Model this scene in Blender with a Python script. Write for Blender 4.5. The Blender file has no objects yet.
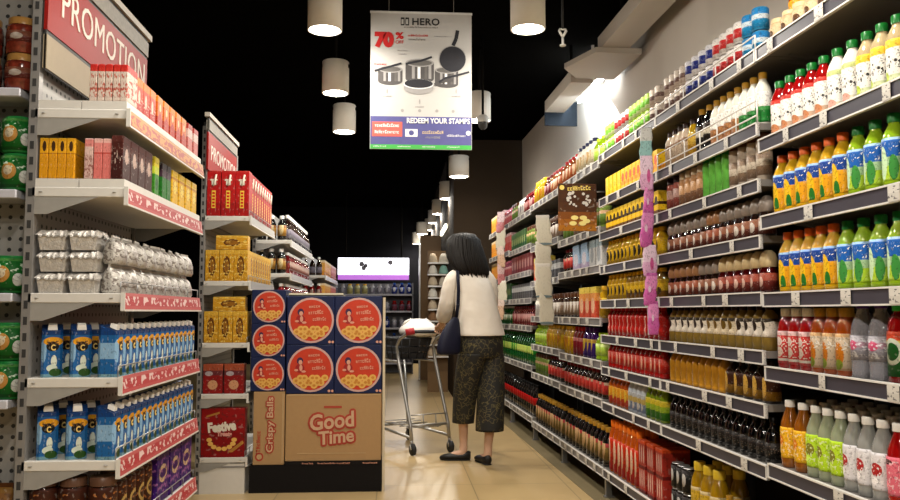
import bpy, math, random
from mathutils import Vector, Matrix
random.seed(7)
S = bpy.context.scene
COL = S.collection
PI = math.pi

# ------------------------------------------------------------------ camera, world, light, exposure
cd = bpy.data.cameras.new('camera'); cam = bpy.data.objects.new('camera', cd); COL.objects.link(cam)
YAW, PITCH, FPX = 0.0662535, 0.0759953, 813.09
cd.sensor_width = 36.0; cd.sensor_fit = 'HORIZONTAL'; cd.lens = 36.0 * FPX / 900.0
cd.clip_start = 0.05; cd.clip_end = 100
cam.location = (0, 0, 1.1)
cam.rotation_euler = (PI / 2 + PITCH, 0, -YAW)
S.camera = cam
W = bpy.data.worlds.new('world'); S.world = W; W.use_nodes = True
W.node_tree.nodes['Background'].inputs[0].default_value = (1.0, 0.93, 0.84, 1)
W.node_tree.nodes['Background'].inputs[1].default_value = 0.10
S.view_settings.view_transform = 'Standard'
S.view_settings.look = 'None'
S.view_settings.exposure = -0.14
S.view_settings.gamma = 1.0
S.view_settings.use_curve_mapping = False
S.cycles.max_bounces = 5
S.cycles.diffuse_bounces = 3
S.cycles.glossy_bounces = 3
S.cycles.transmission_bounces = 4
S.cycles.sample_clamp_indirect = 4.0
S.cycles.caustics_reflective = False
S.cycles.caustics_refractive = False
LAMP_W = 25.0
BULB_W = 12.0
LAMP_COL = (1.0, 0.93, 0.82)

# ------------------------------------------------------------------ materials
MATS = {}
def rgba(c): return (c[0], c[1], c[2], 1.0)
def nt(name):
    m = bpy.data.materials.new(name); m.use_nodes = True
    t = m.node_tree; b = t.nodes['Principled BSDF']
    return m, t, b
def mixc(t, fac, a, b):
    n = t.nodes.new('ShaderNodeMix'); n.data_type = 'RGBA'
    for sock, v in ((n.inputs[0], fac), (n.inputs[6], a), (n.inputs[7], b)):
        if hasattr(v, 'links'): t.links.new(v, sock)
        elif isinstance(v, (int, float)): sock.default_value = v
        else: sock.default_value = rgba(v)
    return n.outputs[2]
def mth(t, op, a, b=None, c=None):
    n = t.nodes.new('ShaderNodeMath'); n.operation = op
    for i, v in enumerate((a, b, c)):
        if v is None: continue
        if hasattr(v, 'links'): t.links.new(v, n.inputs[i])
        else: n.inputs[i].default_value = v
    return n.outputs[0]
def coord(t, which):
    n = t.nodes.new('ShaderNodeTexCoord'); return n.outputs[which]
def sepxyz(t, v):
    n = t.nodes.new('ShaderNodeSeparateXYZ'); t.links.new(v, n.inputs[0]); return n.outputs
def noise(t, vec, scale, detail=2.0, rough=0.5):
    n = t.nodes.new('ShaderNodeTexNoise'); n.inputs['Scale'].default_value = scale
    n.inputs['Detail'].default_value = detail; n.inputs['Roughness'].default_value = rough
    if vec is not None: t.links.new(vec, n.inputs['Vector'])
    return n.outputs['Fac']
def M(name, c, rough=0.5, metal=0.0, var=0.12, scale=30.0, trans=0.0, coat=0.0, emit=0.0, spec=0.22):
    if name in MATS: return MATS[name]
    m, t, b = nt(name)
    f = noise(t, coord(t, 'Object'), scale)
    col = mixc(t, f, tuple(max(0, x * (1 - var)) for x in c), tuple(min(1, x * (1 + var)) for x in c))
    t.links.new(col, b.inputs['Base Color'])
    b.inputs['Roughness'].default_value = rough; b.inputs['Metallic'].default_value = metal
    b.inputs['Transmission Weight'].default_value = trans
    b.inputs['Coat Weight'].default_value = coat
    b.inputs['Specular IOR Level'].default_value = spec
    if emit:
        b.inputs['Emission Color'].default_value = rgba(c); b.inputs['Emission Strength'].default_value = emit
    MATS[name] = m
    return m
DEEP = 1.36
def deep(c): return tuple(.97 * max(0, x) ** DEEP for x in c)
def P(name, stops, blob=None, blobs=(), marks=None, marks2=None, rough=0.5, metal=0.0, coat=0.0, fleck=1.0, spec=.18, asp=(1, 1, 1.6)):
    """printed pack: horizontal colour bands up the pack, round motifs on the front, and small print"""
    if name in MATS: return MATS[name]
    m, t, b = nt(name)
    g = sepxyz(t, coord(t, 'Generated'))
    r = t.nodes.new('ShaderNodeValToRGB'); r.color_ramp.interpolation = 'CONSTANT'
    el = r.color_ramp.elements
    while len(el) > 1: el.remove(el[-1])
    el[0].position = stops[0][0]; el[0].color = rgba(deep(stops[0][1]))
    for p, c in stops[1:]:
        e = el.new(p); e.color = rgba(deep(c))
    t.links.new(g[2], r.inputs[0]); col = r.outputs[0]
    for (cx, cz, rx, rz, c) in ([blob] if blob else []) + list(blobs):
        dx = mth(t, 'DIVIDE', mth(t, 'SUBTRACT', g[0], cx), rx); dz = mth(t, 'DIVIDE', mth(t, 'SUBTRACT', g[2], cz), rz)
        d = mth(t, 'ADD', mth(t, 'MULTIPLY', dx, dx), mth(t, 'MULTIPLY', dz, dz))
        col = mixc(t, mth(t, 'LESS_THAN', d, 1.0), col, deep(c))
    for mk in (marks, marks2):
        if not mk: continue
        z0, z1, c, sc, th = mk
        mp = t.nodes.new('ShaderNodeMapping'); mp.inputs['Scale'].default_value = (sc * asp[0], sc * asp[1], sc * asp[2])
        t.links.new(coord(t, 'Generated'), mp.inputs['Vector'])
        f = noise(t, mp.outputs[0], 1.0, 1.0)
        k = mth(t, 'MULTIPLY', mth(t, 'GREATER_THAN', f, th), mth(t, 'MULTIPLY', mth(t, 'GREATER_THAN', g[2], z0), mth(t, 'LESS_THAN', g[2], z1)))
        col = mixc(t, k, col, deep(c))
    b.inputs['Specular IOR Level'].default_value = spec
    # fine print and pictures too small to read: darker and lighter flecks
    for sc, th, k, am in ((9.0, .60, .30, .55), (7.0, .64, 1.0, .25)):
        mp = t.nodes.new('ShaderNodeMapping'); mp.inputs['Scale'].default_value = (sc, sc, sc * 1.5); mp.inputs['Location'].default_value = (sc, len(name), 0)
        t.links.new(coord(t, 'Generated'), mp.inputs['Vector'])
        q = mth(t, 'MULTIPLY', mth(t, 'GREATER_THAN', noise(t, mp.outputs[0], 1.0, 1.5), th), am * fleck)
        sc_ = t.nodes.new('ShaderNodeMix'); sc_.data_type = 'RGBA'; sc_.inputs[0].default_value = .68 if k < 1 else .5
        t.links.new(col, sc_.inputs[6]); sc_.inputs[7].default_value = (.02, .015, .012, 1) if k < 1 else (.75, .72, .66, 1)
        col = mixc(t, q, col, sc_.outputs[2])
    t.links.new(col, b.inputs['Base Color'])
    b.inputs['Roughness'].default_value = rough; b.inputs['Metallic'].default_value = metal; b.inputs['Coat Weight'].default_value = coat
    MATS[name] = m
    return m
def liquid(name, c, rough=0.07): return M(name, deep(c), rough, 0, 0.08, 12, 0.30, 0.4, spec=.5)
WHITE = (.84, .82, .78)

# ------------------------------------------------------------------ mesh builder
class MB:
    def __init__(s): s.v = []; s.f = []; s.m = []; s.mats = []; s.sm = []
    def mi(s, mat):
        if mat not in s.mats: s.mats.append(mat)
        return s.mats.index(mat)
    def add(s, vs, fs, mat, smooth=False):
        o = len(s.v); k = s.mi(mat); s.v += [tuple(p) for p in vs]
        for f in fs: s.f.append([i + o for i in f]); s.m.append(k); s.sm.append(smooth)
    def box(s, x0, x1, y0, y1, z0, z1, mat):
        s.add([(x0, y0, z0), (x1, y0, z0), (x1, y1, z0), (x0, y1, z0), (x0, y0, z1), (x1, y0, z1), (x1, y1, z1), (x0, y1, z1)],
              [(0, 3, 2, 1), (4, 5, 6, 7), (0, 1, 5, 4), (1, 2, 6, 5), (2, 3, 7, 6), (3, 0, 4, 7)], mat)
    def hexa(s, p, mat):   # 8 points: bottom ring then top ring
        s.add(p, [(0, 3, 2, 1), (4, 5, 6, 7), (0, 1, 5, 4), (1, 2, 6, 5), (2, 3, 7, 6), (3, 0, 4, 7)], mat)
    def bbox(s, x0, x1, y0, y1, z0, z1, b, mat):   # box with chamfered upright edges and top
        ring = lambda q, z: [(x0 + q + b, y0 + q, z), (x1 - q - b, y0 + q, z), (x1 - q, y0 + q + b, z), (x1 - q, y1 - q - b, z), (x1 - q - b, y1 - q, z), (x0 + q + b, y1 - q, z), (x0 + q, y1 - q - b, z), (x0 + q, y0 + q + b, z)]
        R = [ring(b, z0), ring(0, z0 + b), ring(0, z1 - b), ring(b, z1)]
        vs = sum(R, []); fs = [tuple(range(7, -1, -1)), tuple(range(24, 32))]
        for k in range(3):
            for i in range(8): j = (i + 1) % 8; fs.append((k * 8 + i, k * 8 + j, k * 8 + 8 + j, k * 8 + 8 + i))
        s.add(vs, fs, mat)
    def lathe(s, prof, mat, seg=14, c=(0, 0), cap=True, smooth=True):
        vs = []; fs = []
        for r, z in prof:
            for i in range(seg):
                a = 2 * PI * i / seg; vs.append((c[0] + r * math.cos(a), c[1] + r * math.sin(a), z))
        n = len(prof)
        for k in range(n - 1):
            for i in range(seg):
                j = (i + 1) % seg; fs.append((k * seg + i, k * seg + j, (k + 1) * seg + j, (k + 1) * seg + i))
        s.add(vs, fs, mat, smooth)
        if cap:
            s.add([vs[i] for i in range(seg)], [tuple(range(seg - 1, -1, -1))], mat)
            s.add([vs[(n - 1) * seg + i] for i in range(seg)], [tuple(range(seg))], mat)
    def tube(s, pts, r, mat, seg=8, cap=True):
        pts = [Vector(p) for p in pts]; vs = []; fs = []; n = len(pts); up0 = None
        for k, p in enumerate(pts):
            d = (pts[min(k + 1, n - 1)] - pts[max(k - 1, 0)]).normalized()
            if up0 is None: up0 = Vector((0, 0, 1)) if abs(d.z) < 0.9 else Vector((1, 0, 0))
            a = (up0 - d * up0.dot(d)).normalized(); b = d.cross(a); up0 = a
            rr = r[k] if isinstance(r, (list, tuple)) else r
            for i in range(seg):
                t = 2 * PI * i / seg; vs.append(p + a * (rr * math.cos(t)) + b * (rr * math.sin(t)))
        for k in range(n - 1):
            for i in range(seg):
                j = (i + 1) % seg; fs.append((k * seg + i, k * seg + j, (k + 1) * seg + j, (k + 1) * seg + i))
        if cap: fs += [tuple(range(seg - 1, -1, -1)), tuple((n - 1) * seg + i for i in range(seg))]
        s.add(vs, fs, mat, True)
    def loft(s, rings, mat, seg=20, cap=True, X=Vector((1, 0, 0)), Y=Vector((0, 1, 0)), p=2.0):
        """rings: (centre, rx, ry) or (centre, rx, ry, X, Y)"""
        vs = []; fs = []; n = len(rings)
        for rg in rings:
            c = Vector(rg[0]); ax, ay = (rg[3], rg[4]) if len(rg) > 3 else (X, Y)
            for i in range(seg):
                t = 2 * PI * i / seg; ct, st = math.cos(t), math.sin(t)
                q = 2.0 / p
                vs.append(c + ax * (rg[1] * math.copysign(abs(ct) ** q, ct)) + ay * (rg[2] * math.copysign(abs(st) ** q, st)))
        for k in range(n - 1):
            for i in range(seg):
                j = (i + 1) % seg; fs.append((k * seg + i, k * seg + j, (k + 1) * seg + j, (k + 1) * seg + i))
        if cap: fs += [tuple(range(seg - 1, -1, -1)), tuple((n - 1) * seg + i for i in range(seg))]
        s.add(vs, fs, mat, True)
    def disc(s, cx, cz, rx, y, mat, rz=None, seg=28, th=0.0012):   # flat print facing -Y
        rz = rx if rz is None else rz
        fr = [(cx + rx * math.cos(2 * PI * i / seg), y, cz + rz * math.sin(2 * PI * i / seg)) for i in range(seg)]
        bk = [(p[0], y + th, p[2]) for p in fr]
        fs = [tuple(range(seg))] + [(i, i + seg, (i + 1) % seg + seg, (i + 1) % seg) for i in range(seg)]
        s.add(fr + bk, fs, mat)
    def mesh(s, name):
        me = bpy.data.meshes.new(name); me.from_pydata(s.v, [], s.f); me.update()
        for m in s.mats: me.materials.append(m)
        me.polygons.foreach_set('material_index', s.m); me.polygons.foreach_set('use_smooth', s.sm)
        return me

def link(name, me, parent=None, loc=(0, 0, 0), rot=0.0):
    o = bpy.data.objects.new(name, me); COL.objects.link(o); o.location = loc
    o.rotation_euler = rot if isinstance(rot, tuple) else (0, 0, rot)
    if parent is not None: o.parent = parent
    return o
def tag(o, label, cat, group=None):
    o['label'] = label; o['category'] = cat
    if group: o['group'] = group
    return o
def thing(name, label, cat, loc=(0, 0, 0), rot=0.0, group=None):
    return tag(link(name, None, None, loc, rot), label, cat, group)
def part(name, mb, parent, loc=(0, 0, 0), rot=0.0, label=None):
    o = link(name, mb.mesh(name) if isinstance(mb, MB) else mb, parent, loc, rot)
    if label: o['label'] = label
    return o
def struct(name, mb, loc=(0, 0, 0), rot=0.0):
    o = link(name, mb.mesh(name), None, loc, rot); o['kind'] = 'structure'; return o

def text_pts(s, size, bold=0.0, space=1.0, shear=0.0):
    cu = bpy.data.curves.new('lettering', 'FONT'); cu.body = s; cu.size = size; cu.align_x = 'CENTER'; cu.align_y = 'CENTER'
    cu.extrude = 0.0012; cu.offset = bold; cu.space_character = space; cu.shear = shear; cu.resolution_u = 3
    o = bpy.data.objects.new('lettering', cu); COL.objects.link(o)
    dg = bpy.context.evaluated_depsgraph_get(); me = o.evaluated_get(dg).to_mesh()
    v = [(p.co.x, -p.co.z, p.co.y) for p in me.vertices]; f = [tuple(q.vertices) for q in me.polygons]
    o.evaluated_get(dg).to_mesh_clear(); bpy.data.objects.remove(o); bpy.data.curves.remove(cu)
    return v, f
def text(mb, s, size, cx, y, cz, mat, bold=0.0, space=1.0, w=None, h=None, ang=0.0, shear=0.0):
    """lettering facing -Y, fitted to width w / height h"""
    v, f = text_pts(s, size, bold, space, shear)
    x0, x1 = min(p[0] for p in v), max(p[0] for p in v); z0, z1 = min(p[2] for p in v), max(p[2] for p in v)
    sx = w / (x1 - x0) if w else 1.0; sz = h / (z1 - z0) if h else (sx if w else 1.0)
    ca, sa = math.cos(ang), math.sin(ang); out = []
    for p in v:
        a = (p[0] - (x0 + x1) / 2) * sx; b = (p[2] - (z0 + z1) / 2) * sz
        out.append((cx + a * ca - b * sa, y + p[1], cz + a * sa + b * ca))
    mb.add(out, f, mat)

def scribble(mb, cx, y, cz, w, h, mat, n=7, ang=0.0, seed=1):
    """a line of small print too small to read: short upright strokes and bars"""
    rs = random.Random(seed); ca, sa = math.cos(ang), math.sin(ang); p = w / n
    for i in range(n):
        x = -w / 2 + (i + .5) * p; hh = h * rs.choice((.7, .7, 1.0)); ww = p * .74
        for (a0, a1, b0, b1) in rs.choice((((-.5, -.15, 0, 1), (.15, .5, 0, 1), (-.15, .15, .4, .65)), ((-.5, .5, 0, .28), (-.5, -.15, .28, 1), (-.15, .5, .72, 1)), ((-.18, .18, 0, 1), (-.5, .5, .75, 1)), ((-.5, .5, .72, 1), (-.5, .5, 0, .28), (-.5, -.18, .28, .72)))):
            q = [(x + ww * a, -h / 2 + hh * b) for a, b in ((a0, b0), (a1, b0), (a1, b1), (a0, b1))]
            q = [(cx + a * ca - b * sa, cz + a * sa + b * ca) for a, b in q]
            mb.add([(a, y, b) for a, b in q] + [(a, y + .0008, b) for a, b in q], [(0, 1, 2, 3), (0, 4, 5, 1), (1, 5, 6, 2), (2, 6, 7, 3), (3, 7, 4, 0)], mat)

def halo(mb, s, size, cx, y, cz, mat, r, w, h, ang=0.0, n=10, shear=0.0):
    for i in range(n): text(mb, s, size, cx + r * math.cos(2 * PI * i / n), y - .00002 * i, cz + r * math.sin(2 * PI * i / n), mat, .002, 1.0, w, h, ang, shear)

ORD = ('zeroth first second third fourth fifth sixth seventh eighth ninth tenth eleventh twelfth thirteenth fourteenth fifteenth sixteenth seventeenth '
       'eighteenth nineteenth twentieth twenty-first twenty-second twenty-third twenty-fourth twenty-fifth twenty-sixth twenty-seventh twenty-eighth').split()
# ------------------------------------------------------------------ products
KINDS = {}
PROF = {  # outline: (radius share, height share) of the body, then (cap radius share, z0, z1), label band
    'juice': ([(.86, 0), (1, .015), (1, .10), (.95, .13), (1, .16), (1, .60), (.97, .66), (.82, .74), (.60, .81), (.46, .85), (.46, .89)], (.52, .875, 1.0), (.17, .60)),
    'wide': ([(.88, 0), (1, .015), (1, .58), (.98, .66), (.86, .76), (.66, .83), (.58, .85), (.58, .88)], (.64, .865, 1.0), (.08, .62)),
    'water': ([(.9, 0), (1, .015), (.95, .08), (1, .12), (.95, .17), (1, .22), (1, .56), (.9, .68), (.62, .80), (.44, .87), (.44, .92)], (.5, .90, 1.0), (.24, .55)),
    'soda': ([(.8, 0), (1, .03), (1, .22), (.93, .32), (1, .42), (1, .56), (.93, .66), (.7, .78), (.42, .88), (.36, .93)], (.42, .92, 1.0), (.36, .60)),
    'soy': ([(.92, 0), (1, .012), (1, .52), (.96, .60), (.7, .70), (.40, .78), (.34, .84), (.34, .9)], (.42, .88, 1.0), (.12, .46)),
    'swirl': ([(.9, 0), (1, .015), (1, .30), (.82, .42), (.9, .55), (.98, .66), (.8, .78), (.5, .86), (.42, .90)], (.5, .885, 1.0), (.30, .70)),
    'jar': ([(.9, 0), (1, .02), (1, .70), (.94, .78), (.82, .80), (.82, .84)], (.9, .80, 1.0), (.10, .62)),
    'dome': ([(.9, 0), (1, .02), (1, .50), (.80, .58), (.80, .6)], None, (.06, .46)),
    'can': ([(.84, 0), (1, .05), (1, .93), (.9, .97)], (.88, .965, 1.0), (.07, .91)),
    'tall': ([(.9, 0), (1, .012), (1, .80), (.96, .86), (.9, .87)], (.94, .865, 1.0), (.12, .60)),
}
def bottle(key, name, R, H, body, cap, label=None, style='juice', seg=14, single=False, cat='bottle', lz=None, capname='cap'):
    prof, cp, lb = PROF[style]; lb = lz or lb
    pb = [(r * R, z * H) for r, z in prof]
    def rad(z):
        for (r0, z0), (r1, z1) in zip(prof, prof[1:]):
            if z0 <= z <= z1: return r0 + (r1 - r0) * (z - z0) / max(1e-6, z1 - z0)
        return prof[-1][0]
    def bodyf(mb): mb.lathe(pb, body, seg)
    def capf(mb):
        if style == 'dome':
            mb.lathe([(.8 * R, .6 * H), (.98 * R, .63 * H), (1.0 * R, .78 * H), (.8 * R, .92 * H), (.4 * R, H)], cap, seg)
        else:
            r, z0, z1 = cp; r *= R; z0 *= H; z1 *= H; b = min(.12 * r, .003)
            mb.lathe([(r, z0), (r, z1 - b), (r - b, z1)], cap, seg)
    def labf(mb):
        z0, z1 = lb; zs = [z0] + [z for r, z in prof if z0 < z < z1] + [z1]
        mb.lathe([(rad(z0) * R - .001, z0 * H)] + [(rad(z) * R + .0008, z * H) for z in zs] + [(rad(z1) * R - .001, z1 * H)], label, seg, cap=False)
    if single:
        mb = MB(); bodyf(mb); capf(mb)
        if label: labf(mb)
        KINDS[key] = dict(name=name, cat=cat, w=2 * R, d=2 * R, h=H, mesh=mb.mesh(name), parts=[])
    else:
        parts = []
        for n, fn in (('body', bodyf), (capname, capf)) + ((('label', labf),) if label else ()):
            mb = MB(); fn(mb); parts.append((n, mb.mesh(n)))
        KINDS[key] = dict(name=name, cat=cat, w=2 * R, d=2 * R, h=H, mesh=None, parts=parts)
def pack(key, name, w, d, h, mat, top=None, cat='box', extra=None, bev=.002, single=True):
    """a closed printed pack; extra(mb) adds lettering as a part"""
    mb = MB(); mb.bbox(-w / 2, w / 2, -d / 2, d / 2, 0, h, bev, mat)
    if extra or top:
        parts = [('body', mb.mesh('body'))]
        if top:
            mt = MB(); mt.bbox(-w / 2 - .0006, w / 2 + .0006, -d / 2 - .0006, d / 2 + .0006, h * top[1], h + .0006, bev, top[0]); parts.append(('top_flap', mt.mesh('top_flap')))
        if extra:
            me = MB(); extra(me); parts.append(('print', me.mesh('print')))
        KINDS[key] = dict(name=name, cat=cat, w=w, d=d, h=h, mesh=None, parts=parts)
    else: KINDS[key] = dict(name=name, cat=cat, w=w, d=d, h=h, mesh=mb.mesh(name), parts=[])
def pouch(key, name, w, d, h, mat, seal, cat='pouch', single=False):
    """pillow pouch: swollen middle, flat crimped top and bottom"""
    mb = MB()
    mb.loft([((0, 0, 0), w * .48, d * .40), ((0, 0, h * .12), w * .5, d * .5), ((0, 0, h * .45), w * .5, d * .48), ((0, 0, h * .75), w * .49, d * .34), ((0, 0, h * .92), w * .48, d * .08)], mat, 14, p=3.0)
    ms = mb if single else MB(); ms.box(-w * .48, w * .48, -.002, .002, h * .90, h, seal)
    if single: KINDS[key] = dict(name=name, cat=cat, w=w, d=d, h=h, mesh=mb.mesh(name), parts=[])
    else: KINDS[key] = dict(name=name, cat=cat, w=w, d=d, h=h, mesh=None, parts=[('body', mb.mesh('body')), ('top_seal', ms.mesh('top_seal'))])
def place(key, label, group, loc, rot):
    k = KINDS[key]
    if k['mesh'] is not None:
        return tag(link(k['name'], k['mesh'], None, loc, rot), label, k['cat'], group)
    t = thing(k['name'], label, k['cat'], loc, rot, group)
    for n, me in k['parts']: link(n, me, t)
    return t

# colours
C = dict(green=(.02, .22, .05), dgreen=(.01, .10, .03), orange=(.75, .20, .02), yellow=(.80, .52, .03), red=(.55, .02, .02), dred=(.25, .012, .015), white=WHITE,
         navy=(.01, .02, .10), blue=(.02, .14, .45), lblue=(.25, .50, .75), black=(.012, .012, .012), brown=(.14, .06, .02), dbrown=(.05, .022, .012), cream=(.66, .55, .36),
         gold=(.55, .34, .06), pink=(.75, .28, .38), lime=(.50, .70, .05), purple=(.10, .02, .22), grey=(.35, .34, .33), amber=(.32, .13, .015), clear=(.42, .44, .43), tan=(.45, .30, .15), beige=(.55, .46, .34))
def c_(n): return C[n]
def capm(n): return M('cap_' + n, deep(c_(n)), .35, 0, .06)
def liq(n, k=1.0): return liquid('liquid_' + n + str(k), tuple(x * k for x in c_(n)))

# --- bay one (largest)
SEG = 18
bottle('y_yellow', 'juice_bottle', .032, .20, liq('cream', 1.1), capm('green'), P('lab_soft_y', [(0, (.62, .66, .45)), (.16, WHITE), (.80, (.80, .58, .08))], None, [(.3, .12, .25, .14, (.55, .65, .12))], (.30, .72, (.08, .08, .08), 9, .60)), 'juice', SEG, lz=(.06, .64))
bottle('y_white', 'juice_bottle', .032, .20, M('milky', (.70, .68, .60), .2), capm('green'), P('lab_soft_w', [(0, (.66, .62, .50)), (.14, WHITE), (.86, (.55, .60, .30))], None, [(.55, .10, .25, .12, (.70, .42, .35))], (.35, .75, (.10, .10, .10), 9, .60)), 'juice', SEG, lz=(.06, .64))
bottle('y_red', 'juice_bottle', .032, .20, liq('red', .9), capm('green'), P('lab_soft_r', [(0, (.62, .45, .34)), (.20, WHITE), (.88, (.60, .08, .06))], None, [(.5, .14, .3, .14, (.60, .30, .16))], (.38, .72, (.15, .15, .15), 9, .60)), 'juice', SEG, lz=(.06, .64))
bottle('m_orange', 'juice_bottle', .033, .21, liq('yellow', .95), capm('orange'), P('lab_mango_o', [(0, (.75, .42, .03)), (.60, (.02, .10, .36)), (.94, (.35, .50, .65))], None, [(.45, .36, .30, .44, (.80, .55, .03)), (.62, .12, .16, .22, (.05, .25, .05))], (.62, .92, WHITE, 10, .66)), 'juice', SEG, lz=(.10, .66))
bottle('m_green', 'juice_bottle', .033, .21, liq('lime', .85), capm('green'), P('lab_mango_g', [(0, (.50, .66, .08)), (.34, (.45, .62, .40)), (.55, (.03, .18, .50)), (.94, (.4, .55, .7))], None, [(.30, .42, .22, .40, (.62, .78, .55)), (.75, .30, .16, .30, (.10, .35, .10))], (.58, .92, WHITE, 10, .66)), 'juice', SEG, lz=(.10, .66))
bottle('k_red', 'juice_bottle', .034, .205, liq('red', 1.0), capm('white'), P('lab_straw', [(0, (.70, .16, .16)), (.08, WHITE), (.16, (.66, .10, .10)), (.86, (.75, .55, .55))], None, [(.5, .36, .28, .16, (.80, .70, .68)), (.5, .68, .26, .14, (.80, .70, .68))], (.2, .85, WHITE, 8, .60)), 'wide', SEG)
bottle('k_orange', 'juice_bottle', .034, .205, liq('orange', .75), capm('gold'), P('lab_or', [(0, (.62, .45, .30)), (.06, (.70, .60, .48)), (.14, (.72, .62, .50)), (.9, (.7, .5, .3))], None, [(.5, .42, .28, .34, (.70, .30, .03)), (.5, .16, .24, .14, (.35, .45, .05))], (.55, .86, WHITE, 8, .58)), 'wide', SEG)
bottle('k_clear', 'water_bottle', .036, .225, M('clear_grey', (.62, .60, .66), .04, 0, .1, 12, .72, spec=.5), capm('purple'), P('lab_clear', [(0, (.36, .35, .40)), (.5, (.42, .28, .34)), (.75, (.45, .43, .46))], None, [(.5, .6, .25, .2, (.55, .12, .22))], (.1, .9, (.65, .65, .68), 7, .58)), 'water', SEG)
bottle('k_guava', 'juice_bottle', .042, .225, liq('red', .75), M('cap_bright_green', (.03, .42, .06), .35), P('lab_guava', [(0, (.02, .16, .03)), (.46, (.03, .20, .04)), (.66, (.66, .58, .20)), (.80, (.6, .12, .06))], None, [(.5, .55, .34, .30, (.62, .66, .58)), (.5, .55, .24, .20, (.02, .16, .04))], None), 'wide', SEG)
for n, lc, b, q in (('yellow', (.80, .50, .03), liq('amber', 1.3), (.75, .30, .02)), ('lime', (.52, .70, .05), M('pale_liquid', (.58, .64, .42), .05, 0, .06, 12, .6, spec=.5), (.30, .28, .05)), ('strawberry', (.72, .70, .72), M('clear_liquid', (.66, .66, .62), .05, 0, .06, 12, .65, spec=.5), (.50, .05, .05)), ('pink', (.72, .22, .28), liq('red', .85), (.10, .01, .015))):
    bottle('f_' + n, 'flavoured_water_bottle', .034, .225, b, capm('white'), P('lab_f_' + n, [(0, tuple(x * .9 for x in lc)), (.10, lc)], None, [(.5, .55 if n != 'pink' else .86, .26, .18 if n != 'pink' else .07, q), (.4, .25, .2, .10, tuple(min(1, x * 1.2 + .1) for x in lc))], (.1, .9, tuple(min(1, x * .5 + .45) for x in lc), 9, .60)), 'water', SEG, lz=(.14, .60))
bottle('d_base', 'dark_sauce_bottle', .034, .20, liq('dbrown'), capm('gold'), P('lab_dim', [(0, (.20, .10, .03)), (.5, (.35, .25, .05))]), 'soy', SEG)
bottle('t_orange', 'squeeze_bottle', .034, .245, liq('orange', 1.0), capm('orange'), P('lab_t_o', [(0, (.80, .35, .03)), (.5, (.85, .45, .05))], None, [], (.1, .9, (.75, .62, .45), 8, .56)), 'wide', 14)
bottle('t_nut', 'nut_jar', .033, .085, M('nut_fill', (.50, .36, .20), .4, 0, .5, 60), capm('cream'), P('lab_nut', [(0, (.62, .50, .34)), (1, (.6, .5, .4))], None, [(.5, .5, .25, .3, (.16, .08, .03))]), 'jar', 14, cat='jar')
# --- bays two and three
bottle('u_lblue', 'drink_can', .031, .088, M('can_blue', (.04, .26, .48), .3, .4), M('tin', (.6, .6, .6), .3, .9), P('lab_can_b', [(0, (.03, .30, .52)), (.45, (.55, .62, .66)), (.7, (.04, .26, .5))]), 'can', 12, cat='can')
bottle('u_red', 'drink_can', .031, .088, M('can_white', (.6, .57, .55), .3, .2), MATS['tin'], P('lab_can_r', [(0, (.62, .58, .55)), (.2, (.50, .05, .05)), (.7, (.7, .66, .62))]), 'can', 12, cat='can')
bottle('u_navy', 'drink_can', .031, .088, M('can_white', (.6, .57, .55), .3, .2), capm('dbrown'), P('lab_can_n', [(0, (.66, .64, .64)), (.25, (.03, .05, .24)), (.75, (.66, .64, .66))]), 'can', 12, cat='can')
bottle('u_brown', 'drink_can', .031, .088, M('can_tan', (.50, .42, .36), .3, .1), capm('brown'), P('lab_can_t', [(0, (.52, .44, .38)), (.3, (.22, .14, .12)), (.6, (.62, .55, .48))]), 'can', 12, cat='can')
bottle('u_lime', 'drink_can', .031, .088, M('can_lime', (.45, .66, .10), .3, .1), capm('green'), P('lab_can_l', [(0, (.62, .70, .40)), (.3, (.25, .55, .06)), (.7, (.55, .72, .2))]), 'can', 12, cat='can')
bottle('w_green', 'syrup_bottle', .030, .20, M('milk_white', (.66, .64, .56), .25), capm('gold'), P('lab_w_g', [(0, (.03, .26, .06)), (.40, (.10, .36, .12)), (.52, WHITE)]), 'juice', 14, lz=(.05, .62))
bottle('w_orange', 'syrup_bottle', .030, .20, MATS['milk_white'], capm('gold'), P('lab_w_o', [(0, (.42, .22, .10)), (.35, (.55, .30, .14)), (.55, WHITE)]), 'juice', 14, lz=(.05, .62))
bottle('w_black', 'syrup_bottle', .030, .20, liq('black', 1.5), capm('gold'), P('lab_w_b', [(0, (.04, .03, .02)), (.45, (.60, .55, .45)), (.75, (.05, .03, .02))]), 'juice', 14)
bottle('w_tan', 'syrup_bottle', .030, .18, M('tan_cream', (.50, .40, .30), .25), capm('dbrown'), P('lab_w_t', [(0, (.55, .40, .25)), (.3, (.60, .50, .40)), (.8, (.30, .18, .10))]), 'wide', 14)
bottle('w_amber', 'syrup_bottle', .030, .18, liq('yellow', .8), capm('dbrown'), P('lab_w_a', [(0, (.6, .38, .06)), (.5, (.7, .5, .12))]), 'wide', 14)
bottle('g_pale', 'glass_jar', .029, .18, M('pale_pickle', (.34, .28, .22), .15, 0, .5, 25), capm('brown'), P('lab_g_p', [(0, (.30, .22, .16)), (.4, (.50, .44, .36)), (.7, (.34, .26, .2))]), 'tall', 14, cat='jar')
bottle('g_green', 'glass_jar', .029, .18, M('green_pickle', (.10, .34, .05), .15, 0, .6, 30), capm('green'), None, 'tall', 14, cat='jar')
bottle('g_orange', 'glass_jar', .029, .16, M('orange_sauce', (.38, .20, .09), .15, 0, .5, 25), capm('beige'), P('lab_g_o', [(0, (.26, .15, .09)), (.5, (.48, .30, .16))]), 'jar', 14, cat='jar')
bottle('g_red', 'glass_jar', .029, .16, M('red_sauce', (.28, .08, .06), .15, 0, .5, 25), capm('dbrown'), P('lab_g_r', [(0, (.30, .10, .08)), (.5, (.42, .28, .24))]), 'jar', 14, cat='jar')
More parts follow.
